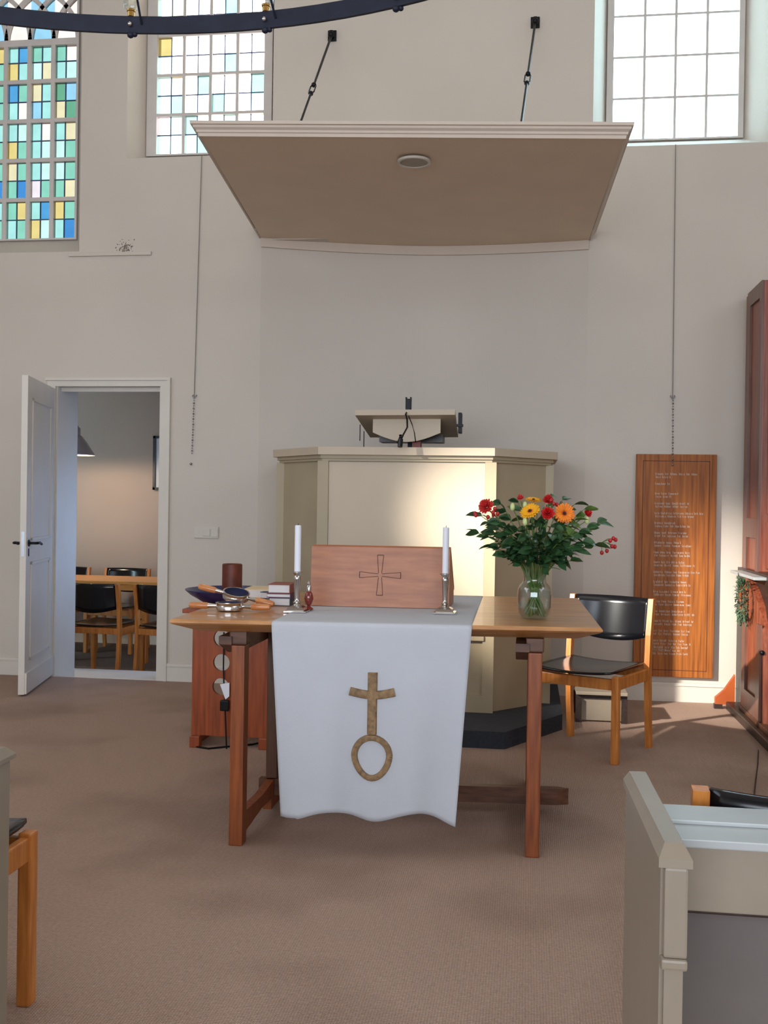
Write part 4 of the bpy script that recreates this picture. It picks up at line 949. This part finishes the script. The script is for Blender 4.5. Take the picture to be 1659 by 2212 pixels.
finish('hanging_cord', MB().tube([(1.284, 6.60, .885), (1.284, 6.52, .82)], .002, 6), 'black_metal', t)
finish('hoop', MB().tube([wc+Vector((0, .095*math.cos(a*PI/12), .104*math.sin(a*PI/12))) for a in range(25)], .008, 8), 'leg_wood', t)
cbl = MB().tube([hz(1638, 1620, .004), hz(1637, 1650, .004), hz(1632, 1690, .004), hz(1628, 1730, .004)], .003, 6)
tag(finish('thin_cable', cbl, 'black_metal'), 'thin dark cable on the carpet below the organ plinth', 'cable')

# ------------------------------------------------------------------ pews in the foreground
t = thing('pew', 'cream painted pew front with capped end at the lower right corner', 'pew', (.8, 1.9, 0))
KX = .873
def zp(z): return 1.27-(1.27-z)*KX
def skx(y): return -.028*(y-1.73)
def sheared(x0, x1, y0, y1, z0, z1, bev=0):
    mb = B(x0*KX, x1*KX, y0*KX, y1*KX, z0 if z0 == 0 else zp(z0), zp(z1), bev=bev)
    for q in mb.bm.verts: q.co.x += skx(q.co.y/KX)*KX
    return mb
finish('end_panel', sheared(.226, .262, 1.745, 2.21, 0, .688), 'pew_paint', t)
cp = MB(); r0_ = [(.220, 1.725), (.274, 1.725), (.262, 2.225), (.208, 2.225)]
cin = [(.232, 1.752), (.262, 1.752), (.252, 2.212), (.219, 2.212)]
cp.loft([[(x*KX, y*KX, zp(.688)) for x, y in r0_], [(x*KX, y*KX, zp(.702)) for x, y in r0_], [(x*KX, y*KX, zp(.722)) for x, y in cin]])
finish('end_cap', cp, 'pew_paint', t)
ep = sheared(.230, .268, 1.728, 1.745, .54, .6875, bev=.004); ep.add(sheared(.226, .268, 1.722, 1.745, .522, .54, bev=.004).bm); ep.add(sheared(.232, .262, 1.732, 1.745, 0, .522).bm)
finish('end_post', ep, 'pew_paint', t)
KB = lambda *a: B(*[v*KX for v in a[:4]], 0 if a[4] == 0 else zp(a[4]), zp(a[5]), bev=.002)
finish('ledge', KB(.262, 1.8, 1.845, 2.03, .685, .70), 'ledge_window_tint', t); finish('ledge_lip', KB(.262, 1.8, 1.93, 2.03, .70, .708), 'ledge_window_tint', t)
finish('front_board', KB(.262, 1.8, 1.855, 1.875, .572, .684), 'pew_paint', t)
finish('back_panel', KB(.262, 1.8, 1.985, 2.01, 0, .684), 'pew_paint_shaded', t); finish('shelf', KB(.262, 1.8, 1.876, 1.984, .56, .572), 'organ_dark', t)
t = thing('pew', 'cream painted pew end cut off by the left edge of the photo', 'pew', (-1.4, 1.9, 0))
finish('end_panel', B(-1.148, -1.112, 1.60, 2.13, 0, .70), 'pew_paint', t)
cp = MB(); r0_ = [(-1.172, 1.58), (-1.095, 1.58), (-1.108, 2.15), (-1.17, 2.15)]; cin = [(-1.160, 1.6), (-1.11, 1.6), (-1.122, 2.13), (-1.158, 2.13)]
cp.loft([[(x, y, .70) for x, y in r0_], [(x, y, .71) for x, y in r0_], [(x, y, .728) for x, y in cin]]); finish('end_cap', cp, 'pew_paint', t)
finish('front_board', B(-2.4, -1.149, 1.62, 1.64, 0, .68), 'pew_paint', t)

# ------------------------------------------------------------------ ring chandelier
t = thing('chandelier', 'dark iron ring chandelier with glass bulbs cutting across the upper left corner', 'chandelier', (-1.106, 1.571, 2.9))
CC = Vector((-1.106, 1.571)); CR = 1.917
bd = MB(); n = 128; hb = .058
ri = [[(CC.x+r_*math.cos(2*PI*i/n), CC.y+r_*math.sin(2*PI*i/n), z_) for i in range(n)] for r_, z_ in ((CR, 2.9), (CR+.012, 2.9), (CR+.012, 2.9+hb), (CR, 2.9+hb))]
vv = [[bd.bm.verts.new(p) for p in r_] for r_ in ri]
for a in range(4):
    A, B_ = vv[a], vv[(a+1) % 4]
    for i in range(n): bd.bm.faces.new((A[i], A[(i+1) % n], B_[(i+1) % n], B_[i]))
finish('ring_band', bd, 'iron_blue', t, smooth=True)
a0 = math.atan2(3.47-CC.y, -1.399-CC.x); da = math.atan2(3.477-CC.y, -.921-CC.x)-a0
for k in range(-3, 5):
    a = a0+da*k; d = Vector((math.cos(a), math.sin(a), 0)); p = Vector((CC.x, CC.y, 0))+d*(CR+.006)
    kn = MB(); kn.ball((p.x-d.x*.004, p.y-d.y*.004, 2.893), .012, .9); kn.ball((p.x+.014, p.y, 2.896), .010, .9); finish('knob', kn, 'iron_blue', t)
    q = p-d*.016; s_ = MB().ball((q.x, q.y, 2.9+.026), .008); finish('bolt', s_, 'silver', t)
    hold = p+Vector((0, 0, 0))
    finish('lamp_holder', MB().lathe([(.012, 2.9+hb), (.012, 2.9+hb+.016), (.015, 2.9+hb+.018), (.015, 2.9+hb+.024)], (p.x, p.y, 0), 20), 'brass', t)
    finish('bulb', MB().lathe([(.014, .024), (.027, .032), (.028, .05), (.024, .056), (.034, .085), (.036, .11), (.026, .14), (.008, .152)], (p.x, p.y, 2.9+hb), 24), 'clear_glass', t)
for aa in (a0-.5*da, a0+1.5*da, a0-1.5*da, a0+PI, a0+PI/2):
    pass
for k in (0, 1.0, -2, 3): 
    a = a0+da*k-.02; p = Vector((CC.x+CR*math.cos(a), CC.y+CR*math.sin(a), 2.9+hb*.5)); finish('hanging_rod', MB().tube([p, (CC.x, CC.y, 4.6)], .004, 8), 'iron_blue', t)
finish('hanging_rod', MB().tube([(CC.x, CC.y, 4.55), (CC.x, CC.y, 6.5)], .012, 10), 'iron_blue', t)
